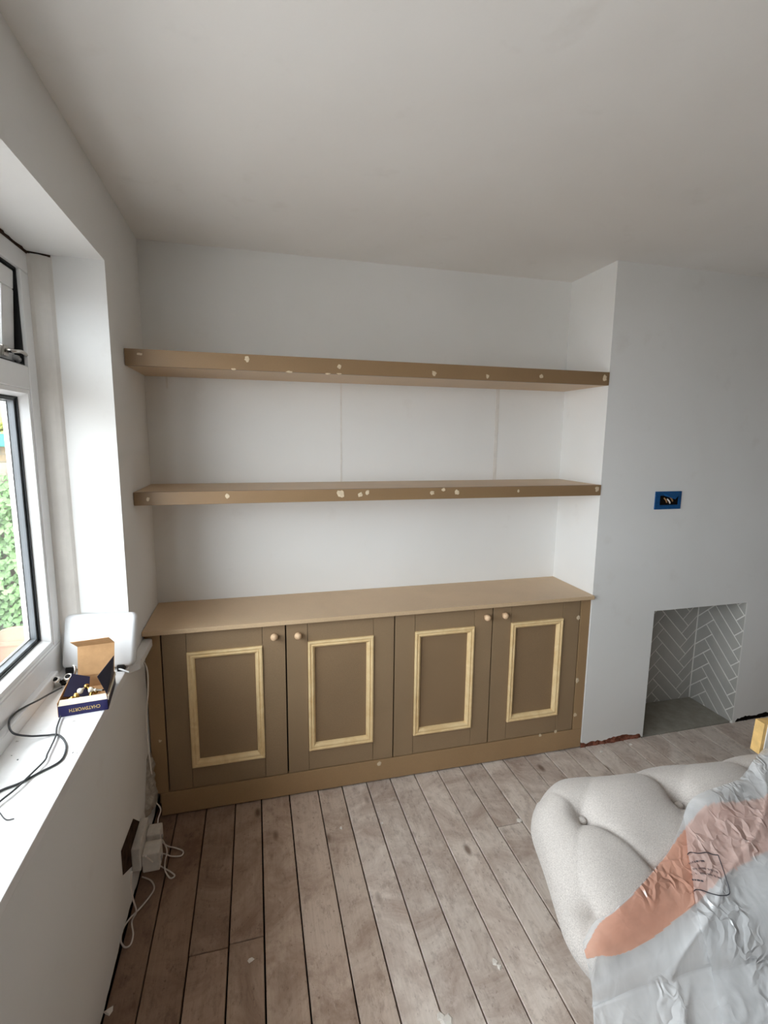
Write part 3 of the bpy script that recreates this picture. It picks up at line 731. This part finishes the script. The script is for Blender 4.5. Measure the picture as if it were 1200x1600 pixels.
# dark cables trailing along the sill
def cable(name, label, pix, z, r, mat, cat='cable', group=None, parent=None):
    pts = [un(u, v, 2, z[i] if isinstance(z, (list, tuple)) else z) for i, (u, v) in enumerate(pix)]
    o = MB().tube(pts, r, 8, sub=8).build(name, mat, parent, smooth=True, loc=pts[0])
    return tag(o, label, cat, group) if label else o
cable('cable', 'dark grey cable looping across the window sill towards the glass', [(97, 1074), (76, 1085), (60, 1094), (40, 1104), (24, 1114), (14, 1128), (20, 1145), (45, 1150), (72, 1149), (90, 1148), (101, 1158), (103, 1172), (93, 1190), (60, 1208), (30, 1224), (0, 1236), (-40, 1262)], [ZS + h for h in (.004, .020, .034, .042, .042, .042, .042, .016, .005, .004, .003, .003, .003, .003, .003, .003, .003)], 0.0026, 'dark_cable', group='dark cables on the sill')
cable('cable', 'thin dark cable running from under the box to the sill edge of the frame', [(95, 1119), (89, 1136), (87, 1150), (80, 1166), (74, 1178), (70, 1188), (50, 1208), (25, 1232), (0, 1252), (-40, 1285)], ZS + 0.0080, 0.0022, 'dark_cable', group='dark cables on the sill')
cable('wire_clip', 'tiny bent wire lying on the window sill', [(0, 1270), (6, 1278), (12, 1281), (22, 1279)], ZS + 0.0016, 0.0011, 'dark_cable', cat='wire')
R = random.Random(11)
CRL = ['grey plaster crumb nearest the window frame on the sill', 'larger grey plaster crumb just inside the one nearest the frame', 'left of two plaster crumbs beyond the cable loop', 'right of two plaster crumbs beyond the cable loop']
for k, (u, v) in enumerate(((18, 1181), (28, 1187), (114, 1176), (121, 1177))):
    p = un(u, v, 2, ZS); V = [p + Vector((R.uniform(-.003, .003), R.uniform(-.004, .004), 0)) for _ in range(4)] + [p + Vector((0, 0, 0.002))]
    V = sorted(V[:4], key=lambda q: math.atan2(q.y - p.y, q.x - p.x)) + [V[4]]
    o = MB().add(V, [(0, 1, 4), (1, 2, 4), (2, 3, 4), (3, 0, 4), (3, 2, 1, 0)]).build('plaster_crumb', 'spacer_grey', None, loc=p)
    tag(o, CRL[k], 'crumb', 'crumbs on the sill')

# ------------------------------------------------------------------ damaged wall corner, socket, white cables
mb = MB(); n, m = 16, 26; V = []
for j in range(m + 1):
    z = 0.125 + 0.20 * j / m; wid = 0.15 * (1 - 0.62 * j / m) + 0.012 * noise.noise((z * 40, 5, 1))
    for i in range(n + 1):
        f = i / n; yy = -0.352 - wid * f
        d = 0.028 * math.sin(math.pi * min(1, f * 0.9 + 0.1)) ** 0.6 * (1 - 0.5 * j / m) + 0.012 * noise.noise((yy * 45, z * 45, 2)) if 0 < i < n and 0 < j < m else 0
        V.append((0.0006 + max(d, 0.0), yy, z))
F = [(j * (n + 1) + i, j * (n + 1) + i + 1, (j + 1) * (n + 1) + i + 1, (j + 1) * (n + 1) + i) for j in range(m) for i in range(n)]
mb.add(V, F).build('rough_plaster_patch', 'raw_plaster', wl, smooth=True)
ws = tag(empty('wall_socket', (0, -0.66, 0.10)), 'loose dusty white double socket low on the wall by the cabinet', 'socket')
MB().add([tuple(un(u, v, 0, 0.0008)) for u, v in ((208, 1279), (189, 1330), (192, 1368), (204, 1356), (222, 1340), (224, 1286))], [(0, 1, 2, 3, 4, 5)]).build('cut_out', 'dirty_masonry', ws)
MB().box(0.001, 0.030, -0.715, -0.565, 0.105, 0.192).build('face_plate', 'dusty_white_plastic', ws, 0.004)
def adaptor(label, y, z, s):
    a = tag(empty('plug_adaptor', (0.03, y, z)), label, 'plug', 'adaptors in the wall socket')
    MB().box(0.031, 0.031 + s * 0.85, y - s / 2, y + s / 2, z, z + s * 1.05).build('casing', 'dusty_white_plastic', a, 0.005)
    MB().box(0.031 + s * 0.85, 0.032 + s * 0.85, y - 0.006, y + 0.003, z + 0.012, z + 0.030).build('slot', 'spacer_grey', a)
    return a
adaptor('white plug adaptor in the wall socket, nearer the camera', -0.672, 0.085, 0.066)
adaptor('white plug adaptor in the wall socket, nearer the cabinet', -0.600, 0.108, 0.056)
def wire3(name, label, pts, r=0.0026, mat='white_cable', group='white cables by the cabinet'):
    o = MB().tube(pts, r, 8, sub=8).build(name, mat, None, smooth=True, loc=pts[0]); return tag(o, label, 'cable', group)
wire3('cable', 'white cable hanging from the sill end down the cabinet side',
      [un(u, v, 1, y) for u, v, y in ((210, 1028, -.50), (219, 1030, -.45), (227, 1038, -.43), (231, 1055, -.42), (231, 1085, -.415), (229, 1108, -.415), (229, 1135, -.415), (232, 1165, -.41), (235, 1195, -.41), (238, 1222, -.41), (240, 1240, -.41))], 0.0030)
wire3('cable', 'white twisted cable dropping along the plinth to the floor',
      [un(u, v, 1, y) for u, v, y in ((222, 1236, -.42), (236, 1238, -.40), (241, 1250, -.395), (251, 1264, -.40), (247, 1280, -.41), (247, 1298, -.43), (253, 1314, -.47), (262, 1322, -.50))] +
      [un(u, v, 2, 0.006) for u, v in ((275, 1325), (286, 1330), (283, 1337), (268, 1338), (255, 1334), (240, 1339), (232, 1350), (225, 1362))])
wire3('cable', 'white cable end lying on the boards beside the socket',
      [un(228, 1338, 0, 0.06), un(238, 1346, 0, 0.065)] + [un(u, v, 2, 0.010) for u, v in ((252, 1354), (266, 1362), (273, 1368), (266, 1372), (258, 1360), (258, 1345), (261, 1330), (256, 1316), (248, 1305))])
wire3('cable', 'white cable looping from the near adaptor over the floor edge',
      [un(206, 1362, 0, 0.05), un(205, 1380, 0, 0.045), un(208, 1405, 0, 0.040), un(213, 1424, 0, 0.035)] + [un(u, v, 2, 0.012) for u, v in ((206, 1440), (208, 1460), (204, 1476), (195, 1480), (189, 1470), (192, 1452), (203, 1435), (218, 1420), (233, 1402), (241, 1388), (236, 1376), (222, 1370))])
# crumbs and paint flakes on the boards
FLK = ['white paint flake caught in a board gap in the open floor', 'grey-white flake just beside the one caught in the board gap', 'largest pale flake at the bottom edge of the picture', 'smaller pale flake left of the largest one at the bottom',
       'pale flake on the board left of the joint under the window side', 'pale splinter flake by the left wall at the bottom corner', 'pale flake on the boards left of the grey bench', 'tiny pale flake in front of the second cabinet door',
       'pale flake in front of the exposed brick by the fireplace', 'pale flake at the left foot of the fireplace opening', 'tiny pale flake in front of the third cabinet door']
R = random.Random(5)
for k, (u, v, s) in enumerate(((773, 1503, .014), (780, 1511, .012), (700, 1593, .030), (688, 1590, .018), (392, 1500, .012), (170, 1580, .016), (812, 1282, .016), (533, 1294, .010), (940, 1175, .012), (985, 1163, .012), (597, 1186 + 100, .008))):
    p = un(u, v, 2, 0.001); a0 = R.uniform(0, 6)
    ring = [p + Vector((s * R.uniform(.4, 1) * math.cos(a0 + q * 1.047), s * R.uniform(.4, 1) * math.sin(a0 + q * 1.047), 0)) for q in range(6)]
    top = [q.lerp(p, 0.35) + Vector((0, 0, 0.0025 + 0.002 * R.random())) for q in ring]
    o = MB().add(ring + top, [tuple(range(5, -1, -1)), tuple(range(6, 12))] + [(q, (q + 1) % 6, 6 + (q + 1) % 6, 6 + q) for q in range(6)]).build('paint_flake', 'flake_white', None, loc=p)
    tag(o, FLK[k], 'flake', 'paint flakes on the floor')

# ------------------------------------------------------------------ tufted upholstered bench, half under plastic
LX, LY, ZT, RR = 1.50, 0.44, 0.600, 0.125
SO = Vector((1.228, -1.160, 0)); SA = math.radians(-3.5)
sax = Vector((math.cos(SA), math.sin(SA), 0)); say = Vector((-0.20, -1.0, 0))
def drop(Y):
    t = min(1, max(0, (Y - 0.10) / 0.34)); return 0.105 * t * t * (3 - 2 * t)
def SW(X, Y, Z):
    k = max(0.0, Z) / ZT
    return SO + sax * X + say * Y + Vector((0, 0, Z - drop(Y) * k))
sofa = tag(empty('tufted_bench', SW(LX / 2, LY / 2, 0)), 'grey tweed button-tufted upholstered bench half covered by plastic', 'bench')
BT = []
for r_ in range(-2, 6):
    for c_ in range(-2, 8):
        BT.append((0.105 + 0.32 * c_ - (0.14 if r_ % 2 else 0), 0.158 + 0.20 * r_))
SEG = []
for (bx_, by_) in BT:
    od = (round((by_ - 0.158) / 0.20)) % 2; SEG.append((bx_, by_, bx_ + (0.14 if od else 0.18), by_ + 0.20, 0.034 if by_ > 0 or bx_ > 0.1 else 0.008, 0.016 if by_ > 0 or bx_ > 0.1 else 0.006)); SEG.append((bx_, by_, bx_ - (0.18 if od else 0.14), by_ + 0.20, 0.008, 0.008))
SEG = [q for q in SEG if -0.4 < q[0] < LX + 0.4]
def tuft(a, b):
    d = 0.0
    for (x, y) in BT:
        q = (a - x) ** 2 + (b - y) ** 2
        if q < 0.06: d += 0.034 * math.exp(-q / 0.0011) + 0.026 * math.exp(-q / 0.008)
    e = 0.0
    for (x0, y0, x1, y1, dp, wd) in SEG:
        dx, dy = x1 - x0, y1 - y0; t = ((a - x0) * dx + (b - y0) * dy) / (dx * dx + dy * dy)
        if -0.02 < t < 1.02:
            s = ((a - x0) * dy - (b - y0) * dx) / math.sqrt(dx * dx + dy * dy)
            if abs(s) < 0.07:
                w = 0.55 + 0.45 * math.cos(math.pi * 2 * min(1, max(0, t)))
                side = 1.0 if s > 0 else 0.55
                e = max(e, dp * (0.35 + 0.65 * w) * math.exp(-abs(s) / (wd * (1.0 if s > 0 else 0.5))))
    return d + e
def rbox(x, y, z):
    ix = min(max(x, RR), LX - RR); iy = min(max(y, RR), LY - RR); iz = min(z, ZT - RR)
    d = Vector((x - ix, y - iy, z - iz))
    if d.length < 1e-9: return Vector((x, y, z)), Vector((0, 0, 1))
    nrm = d.normalized()
    return Vector((ix, iy, iz)) + nrm * RR, nrm
mb = MB(); idx = {}; V = []; F = []; ST = 0.0085
nx, ny, nz = int(LX / ST), int(LY / ST), 44; ZB = 0.09
def gv(kind, i, j):
    if kind == 't': k = (i, j, nz)
    elif kind == 'f': k = (i, 0, j)
    elif kind == 'n': k = (i, ny, j)
    elif kind == 'l': k = (0, i, j)
    else: k = (nx, i, j)
    if k not in idx:
        x, y, z = LX * k[0] / nx, LY * k[1] / ny, ZB + (ZT - ZB) * k[2] / nz
        p, nrm = rbox(x, y, z)
        a, b = x, y
        if k[2] < nz:
            if k[0] == 0: a = -(ZT - z)
            elif k[0] == nx: a = LX + (ZT - z)
            if k[1] == 0: b = -(ZT - z)
            elif k[1] == ny: b = LY + (ZT - z)
        fade = 1.0 if z > 0.34 else max(0.0, (z - 0.22) / 0.12)
        if a < 0: fade *= max(0.0, 1 + a / 0.16)
        if b < 0: fade *= max(0.0, 1 + b / 0.16)
        dsp = 0.016 - tuft(a, b) * fade
        p = p + nrm * dsp
        ins = 0.20 * max(0.0, (0.46 - z) / 0.36) ** 1.15
        fx = 1 - ins * 2 / LX; fy = 1 - ins * 1.0 / LY
        p = Vector((LX / 2 + (p.x - LX / 2) * fx, LY / 2 + (p.y - LY / 2) * fy, p.z))
        idx[k] = len(V); V.append(SW(*p))
    return idx[k]
for kind, n1, n2 in (('t', nx, ny), ('f', nx, nz), ('n', nx, nz), ('l', ny, nz), ('r', ny, nz)):
    for i in range(n1):
        for j in range(n2): F.append((gv(kind, i, j), gv(kind, i + 1, j), gv(kind, i + 1, j + 1), gv(kind, i, j + 1)))
mb.add(V, F).build('upholstery', 'grey_tweed', sofa, smooth=True)
for (x, y) in BT:
    if 0.05 < x < LX and 0 < y < LY - 0.02:
        p, nrm = rbox(max(x, 0.0), y, ZT)
        c = SW(*(p + nrm * (0.016 - 0.068)))
        wn_ = (SW(*(p + nrm * 0.05)) - SW(*p)).normalized()
        mt = Matrix.Translation(c) @ wn_.to_track_quat('Z', 'Y').to_matrix().to_4x4()
        MB().lathe([(0.0115, 0.0), (0.0125, 0.004), (0.0115, 0.009), (0.008, 0.0125), (0.001, 0.014)], 18, mat=mt).build('button', 'grey_tweed', sofa, smooth=True)
MB().box(0, 1, 0, 1, 0, 1)
b0 = MB(); P = [SW(x, y, 0.095) for x, y in ((0.22, 0.13), (LX - 0.22, 0.13), (LX - 0.22, LY - 0.13), (0.22, LY - 0.13))]
b0.add(P + [p + Vector((0, 0, 0.03)) for p in P], [(3, 2, 1, 0), (4, 5, 6, 7), (0, 1, 5, 4), (1, 2, 6, 5), (2, 3, 7, 6), (3, 0, 4, 7)]).build('base', 'turned_foot', sofa)
for x, y in ((0.26, 0.16), (LX - 0.26, 0.16), (LX - 0.26, LY - 0.16), (0.26, LY - 0.16)):
    p = SW(x, y, 0); p.z = 0
    MB().lathe([(0.016, 0.0), (0.02, 0.01), (0.026, 0.04), (0.03, 0.07), (0.03, 0.098)], 16, mat=Matrix.Translation(p)).build('foot', 'turned_foot', sofa, smooth=True)

cb = tag(empty('board_offcut', SW(0.95, 0.16, 0.62)), 'pale chipboard offcut standing on the tufted bench behind the plastic', 'board')
def OB(x, y, z): return Vector((2.000, -1.262, 0.600)) + Vector((0.96, -0.10, 0)) * x + Vector((0.10, 0.96, 0)) * y + Vector((0.07, 0.0, 1)) * z
def obx(name, x0, x1, y0, y1, z0, z1, mat):
    V = [OB(x, y, z) for z in (z0, z1) for y in (y0, y1) for x in (x0, x1)]
    return MB().add(V, [(0, 2, 3, 1), (4, 5, 7, 6), (0, 1, 5, 4), (2, 6, 7, 3), (0, 4, 6, 2), (1, 3, 7, 5)]).build(name, mat, cb, 0.001)
obx('core', 0.0, 0.34, -0.012, 0.022, 0.0, 0.105, 'pale_timber')
obx('facing', 0.012, 0.338, -0.0155, -0.0125, 0.001, 0.104, 'skirting_grey')

# polythene sheet: lies over the bench from a diagonal edge and hangs down its near side
edge = [(-0.006, 0.405), (0.034, 0.382), (0.09, 0.374), (0.197, 0.338), (0.292, 0.294), (0.363, 0.246), (0.415, 0.21), (0.497, 0.187), (0.602, 0.17), (0.652, 0.152), (0.73, 0.115), (0.80, 0.09), (1.0, 0.08), (1.25, 0.08), (1.5, 0.08)]
ES = spline([(a, b, 0) for a, b in edge], 12)
NS, NT1, NT2 = 230, 80, 90
def eat(s):
    f = s * (len(ES) - 1); i = min(int(f), len(ES) - 2); return ES[i].lerp(ES[i + 1], f - i)
def ridge(x, y, z, p=3.0):
    return max(0.0, 1 - 2.2 * abs(noise.noise((x, y, z)))) ** p
RN = RR + 0.004
def sheet_point(s, j, lift=0.0):
    e = eat(s)
    if j <= NT1:
        t = j / NT1; X = e.x
        arc = RN * math.pi / 2; L = (LY - RR - e.y) if e.y < LY - RR else 0.0
        th0 = 0.0 if e.y < LY - RR else min(1.45, (e.y - (LY - RR)) / RN)
        run = L + (math.pi / 2 - th0) * RN; d = run * t
        if d < L:
            Y = e.y + d; p = Vector((X, Y, ZT)); nrm = Vector((0, 0, 1))
        else:
            th = th0 + (d - L) / RN; nrm = Vector((0, math.sin(th), math.cos(th)))
            p = Vector((X, LY - RR, ZT - RR)) + nrm * RN; Y = p.y
        zl = rbox(min(max(X, 0.002), LX - 0.002), LY / 2, ZT)[0].z
        p.z -= (ZT - zl) * 0.55
        amp = min(1.0, t * 4 + 0.25)
        off = 0.013 + 0.006 * noise.noise((X * 6, Y * 6, 1)) * amp + 0.009 * ridge(X * 3 + Y * 5, Y * 2 - X * 2, 7, 7) * amp
        off += 0.018 * math.exp(-((X - 0.47) / 0.07) ** 2 - ((Y - 0.215) / 0.03) ** 2) + 0.03 * math.exp(-((X - 0.80) / 0.12) ** 2 - ((Y - 0.13) / 0.06) ** 2)
        return SW(*(p + nrm * (off + lift)))
    t = (j - NT1) / NT2; X = e.x; fd = min(1, t * 5)
    Z = ZT - RR - (ZT - RR - 0.03) * t
    off = 0.013 + 0.006 * noise.noise((X * 6, LY * 6, 1)) + 0.009 * ridge(X * 3 + LY * 5, LY * 2 - X * 2, 7, 7)
    w = 0.010 * math.sin(X * 17 + 3 * noise.noise((X * 3, t * 2, 0))) * t + 0.012 * noise.noise((X * 5, t * 1.6, 5))
    w += 0.022 * ridge(X * 4 + t * 1.0, t * 1.1, 9, 6) + 0.008 * ridge(X * 9 + t * 7, t * 8 - X * 5, 4, 6)
    return SW(X - 0.17 * t * (1 - s), LY + RN - RR + off + w * fd + 0.36 * t + lift, Z)
def in_poly(x, y, P):
    c = False; j = len(P) - 1
    for i in range(len(P)):
        if (P[i][1] > y) != (P[j][1] > y) and x < (P[j][0] - P[i][0]) * (y - P[i][1]) / (P[j][1] - P[i][1]) + P[i][0]: c = not c
        j = i
    return c
#STRIPE
STRIPE = [(-0.01, 0.053), (0.05, 0.041), (0.11, 0.012), (0.21, 0.004), (0.312, 0.006), (0.417, 0.047), (0.468, 0.047), (0.537, 0.065), (0.66, 0.094), (0.792, 0.135), (1.01, 0.16), (1.01, 0.24), (0.705, 0.218), (0.545, 0.212), (0.458, 0.224), (0.352, 0.212), (0.25, 0.206), (0.182, 0.229), (0.152, 0.224), (0.087, 0.194), (0.018, 0.118), (-0.01, 0.09)]
def make_sheet(name, s0, ns, lift, parent=None):
    V = []; A = []; B = []; nj = NT1 + NT2 + 1
    for i in range(ns + 1):
        s = s0 + (1 - s0) * i / ns
        for j in range(nj):
            V.append(sheet_point(s, j, lift)); A.append(1.0 if STRIPE and in_poly(s, j / (nj - 1), STRIPE) else 0.0); B.append(min(1.0, max(0.0, (j / (nj - 1) - 0.16) / 0.16)))
    F = [(i * nj + j, i * nj + j + 1, (i + 1) * nj + j + 1, (i + 1) * nj + j) for i in range(ns) for j in range(nj - 1)]
    me = bpy.data.meshes.new(name); me.from_pydata(V, [], F); me.materials.append(M['polythene_sheet'])
    at = me.attributes.new('stripe', 'FLOAT', 'POINT'); at.data.foreach_set('value', A)
    at = me.attributes.new('plies', 'FLOAT', 'POINT'); at.data.foreach_set('value', B)
    for p in me.polygons: p.use_smooth = True
    o = bpy.data.objects.new(name, me); COL.objects.link(o)
    if parent: adopt(o, parent)
    return o
sheet = make_sheet('plastic_sheet', 0.0, NS, 0.0)
tag(sheet, 'clear polythene sheet with an orange stripe draped over the tufted bench', 'plastic sheet')
FOLD = [(0.0, 0.375), (0.09, 0.325), (0.18, 0.296), (0.28, 0.279), (0.6, 0.303), (1.0, 0.33)]
def fold_s(t):
    for (a, b), (c, d) in zip(FOLD, FOLD[1:]):
        if t <= c: return b + (d - b) * (t - a) / (c - a)
    return FOLD[-1][1]
def make_ply(name, start, j0, lift):
    # a further ply of the same bag, lying on the first from a cut edge start(t) onwards
    V = []; A = []; B = []; nj = NT1 + NT2 + 1 - j0; ns = 130
    for i in range(ns + 1):
        for j in range(j0, NT1 + NT2 + 1):
            t = j / (NT1 + NT2); s0 = start(t); s = s0 + (1 - s0) * i / ns
            q = sheet_point(s, j, lift + 0.004 * noise.noise((s * 14, t * 12, 8)))
            V.append(q); A.append(0.55 if in_poly(s, t, STRIPE) else 0.0); B.append(0.4)
    F = [(i * nj + j, i * nj + j + 1, (i + 1) * nj + j + 1, (i + 1) * nj + j) for i in range(ns) for j in range(nj - 1)]
    me = bpy.data.meshes.new(name); me.from_pydata(V, [], F); me.materials.append(M['polythene_sheet'])
    at = me.attributes.new('stripe', 'FLOAT', 'POINT'); at.data.foreach_set('value', A)
    at = me.attributes.new('plies', 'FLOAT', 'POINT'); at.data.foreach_set('value', B)
    for p in me.polygons: p.use_smooth = True
    o = bpy.data.objects.new(name, me); COL.objects.link(o); adopt(o, sheet); return o
make_ply('overlapping_ply', fold_s, 0, 0.009)
# printed warning panel on the sheet: outline and rows of small blurred print
SHB = (NT1 + NT2)
def ribbon(uv, w, name, closed=False):
    P = [sheet_point(a, b * SHB, 0.0115) for a, b in uv]
    MB().tube([tuple(q) for q in P], w, 5, sub=5).build(name, 'print_ink', sheet, smooth=True)
ribbon([(0.322, 0.090), (0.335, 0.094), (0.357, 0.124), (0.39, 0.147), (0.41, 0.165), (0.427, 0.176)], 0.0011, 'printed_outline')
PR = random.Random(9)
for (a, b), (c, d) in (((0.314, 0.108), (0.362, 0.150)), ((0.314, 0.126), (0.394, 0.202)), ((0.308, 0.133), (0.396, 0.220)), ((0.304, 0.145), (0.333, 0.180))):
    row = MB(); L = math.hypot((c - a), (d - b)); f = 0.0
    while f < 1.0:
        if PR.random() < 0.16: f += 0.05; continue
        q0 = sheet_point(a + (c - a) * f, (b + (d - b) * f - 0.0025) * SHB, 0.0112); q1 = sheet_point(a + (c - a) * (f + 0.022), (b + (d - b) * (f + 0.022) + 0.0025) * SHB, 0.0112)
        row.tube([tuple(q0), tuple(q0.lerp(q1, 0.5) + Vector((0.0006, 0, 0.0004))), tuple(q1)], 0.0006, 4, sub=1); f += 0.040
    row.build('printed_line', 'print_ink', sheet)
ribbon([(0.427, 0.176), (0.42, 0.206), (0.412, 0.229), (0.410, 0.250), (0.400, 0.259), (0.36, 0.241), (0.333, 0.212), (0.32, 0.194), (0.305, 0.176), (0.297, 0.172)], 0.0011, 'printed_outline')


# ------------------------------------------------------------------ garden seen through the window
gr = MB().box(-30, -0.301, -25, 30, -0.75, -0.70).build('ground', 'patio'); struct(gr, 'pale paved garden ground outside')
YW = 3.4
gw = MB().box(-6.5, 0.2, YW, YW + 0.25, -0.7, 2.55).build('house_wall', 'cream_brick', loc=(-2, YW, 0)); tag(gw, 'cream brick wall of the house beyond the garden', 'house')
MB().add([(-6.7, YW - 0.25, 2.50), (0.4, YW - 0.25, 2.50), (0.4, YW + 2.2, 4.1), (-6.7, YW + 2.2, 4.1), (-6.7, YW - 0.25, 2.40), (0.4, YW - 0.25, 2.40), (0.4, YW + 2.2, 4.0), (-6.7, YW + 2.2, 4.0)],
         [(0, 1, 2, 3), (7, 6, 5, 4), (0, 4, 5, 1), (1, 5, 6, 2), (2, 6, 7, 3), (3, 7, 4, 0)]).build('roof', 'slate', gw)
# fence panel, ivy over it
fn = tag(empty('garden_fence', (-2.0, 3.05, -0.7)), 'weathered grey board fence behind the ivy', 'fence')
for k in range(22):
    x = -3.6 + 0.15 * k
    MB().box(x, x + 0.142, 3.05, 3.07, -0.7, 1.30 + 0.01 * (k % 3)).build('board', 'fence_wood', fn, 0.003)
R = random.Random(21); mb = MB()
for k in range(5200):
    x = R.uniform(-3.4, -1.25); z = R.uniform(-0.35, 1.30)
    top = 1.22 + 0.16 * noise.noise((x * 3, 0, 0))
    if z > top: continue
    thick = 0.10 + 0.22 * (0.5 + 0.5 * noise.noise((x * 2.3, z * 2.3, 4)))
    y = 3.03 - thick * R.random() ** 0.5
    c = Vector((x, y, z)); n = Vector((R.uniform(-.7, .7), -1, R.uniform(0.0, 1.2))).normalized()
    u = n.orthogonal().normalized(); u.rotate(Matrix.Rotation(R.uniform(0, 6.28), 3, n)); w = n.cross(u); r = R.uniform(0.022, 0.042)
    mb.add([c - u * r, c - w * r * .8 + n * .004, c + u * r * 1.2, c + w * r * .8 + n * .004], [(0, 1, 2, 3)])
for k in range(220):       # a trail hanging over the edging
    x = -1.80 + R.uniform(-.05, .05); z = R.uniform(-0.62, 0.0); c = Vector((x, 2.30 + R.uniform(-.04, .04), z))
    n = Vector((R.uniform(-.7, .7), -1, R.uniform(0, 1))).normalized(); u = n.orthogonal().normalized(); w = n.cross(u); r = R.uniform(0.02, 0.034)
    mb.add([c - u * r, c - w * r * .8, c + u * r * 1.2, c + w * r * .8], [(0, 1, 2, 3)])
iv = mb.build('ivy', 'ivy_green'); iv['kind'] = 'stuff'; tag(iv, 'dense green ivy climbing the garden fence outside', 'ivy')
# scalloped terracotta edging panels
for k in range(4):
    x0 = -2.60 + 0.40 * k; c = Vector((x0, 2.42, -0.7)); P = [(0.0, 0.0), (0.385, 0.0), (0.385, 0.52)]
    P += [(0.1925 + 0.19 * math.cos(a), 0.52 + 0.10 * math.sin(a)) for a in [math.pi * q / 14 for q in range(15)]] + [(0.0, 0.52)]
    e = tag(empty('edging_panel', c), ['scalloped terracotta edging panel, first from the left', 'scalloped terracotta edging panel, second from the left', 'scalloped terracotta edging panel left of the ivy trail', 'scalloped terracotta edging panel right of the ivy trail'][k], 'edging', 'scalloped edging in the garden')
    n = len(P); V = [c + Vector((x, 0, z)) for x, z in P] + [c + Vector((x, 0.04, z)) for x, z in P]
    MB().add(V, [tuple(range(n)), tuple(range(2 * n - 1, n - 1, -1))] + [(i, (i + 1) % n, n + (i + 1) % n, n + i) for i in range(n)]).build('panel', 'terracotta', e)
    MB().box(c.x - 0.002, c.x + 0.387, c.y - 0.012, c.y, -0.24, -0.20).build('ledge', 'terracotta', e, 0.002)
# hanging trough on its bracket
pt = tag(empty('hanging_planter', (-1.95, 3.30, 1.48)), 'turquoise planter hung on the cream brick wall', 'planter')
p1 = un(18, 675, 1, 3.25); p2 = un(16, 698, 1, 3.25)
zt, zb_ = p1.z, p2.z
V = [(p1.x - .60, 3.14, zt), (p1.x, 3.14, zt), (p1.x, 3.37, zt), (p1.x - .60, 3.37, zt), (p1.x - .57, 3.18, zb_), (p1.x - .03, 3.18, zb_), (p1.x - .03, 3.36, zb_), (p1.x - .57, 3.36, zb_)]
tr_ = MB().add(V, [(0, 1, 2, 3), (7, 6, 5, 4), (0, 4, 5, 1), (1, 5, 6, 2), (2, 6, 7, 3), (3, 7, 4, 0)]).build('trough', 'turquoise_pot', pt, 0.012)
mb = MB()
for k in range(420):
    c = Vector((p1.x + R.uniform(-.60, .04), R.uniform(3.14, 3.36), zt + R.uniform(-0.02, 0.14))); n = Vector((R.uniform(-.7, .7), -1, R.uniform(0, 1))).normalized(); u = n.orthogonal().normalized(); w = n.cross(u); r = R.uniform(0.014, 0.03)
    mb.add([c - u * r, c - w * r * .7, c + u * r * 1.3, c + w * r * .7], [(0, 1, 2, 3)])
lf = mb.build('plants', 'lime_leaf', pt); lf['kind'] = 'stuff'
bk = tag(empty('wall_bracket', (p1.x, 3.38, 1.75)), 'black iron scroll bracket on the wall above the planter', 'bracket')
for nm, pix in (('arm', ((-30, 616), (0, 617), (13, 618))), ('upright', ((13, 618), (14, 632), (15, 645), (16, 656), (22, 660), (27, 662))), ('brace', ((-2, 620), (6, 631), (14, 645)))):
    MB().tube([un(u, v, 1, 3.37) for u, v in pix], 0.013, 8).build(nm, 'iron', bk, smooth=True)
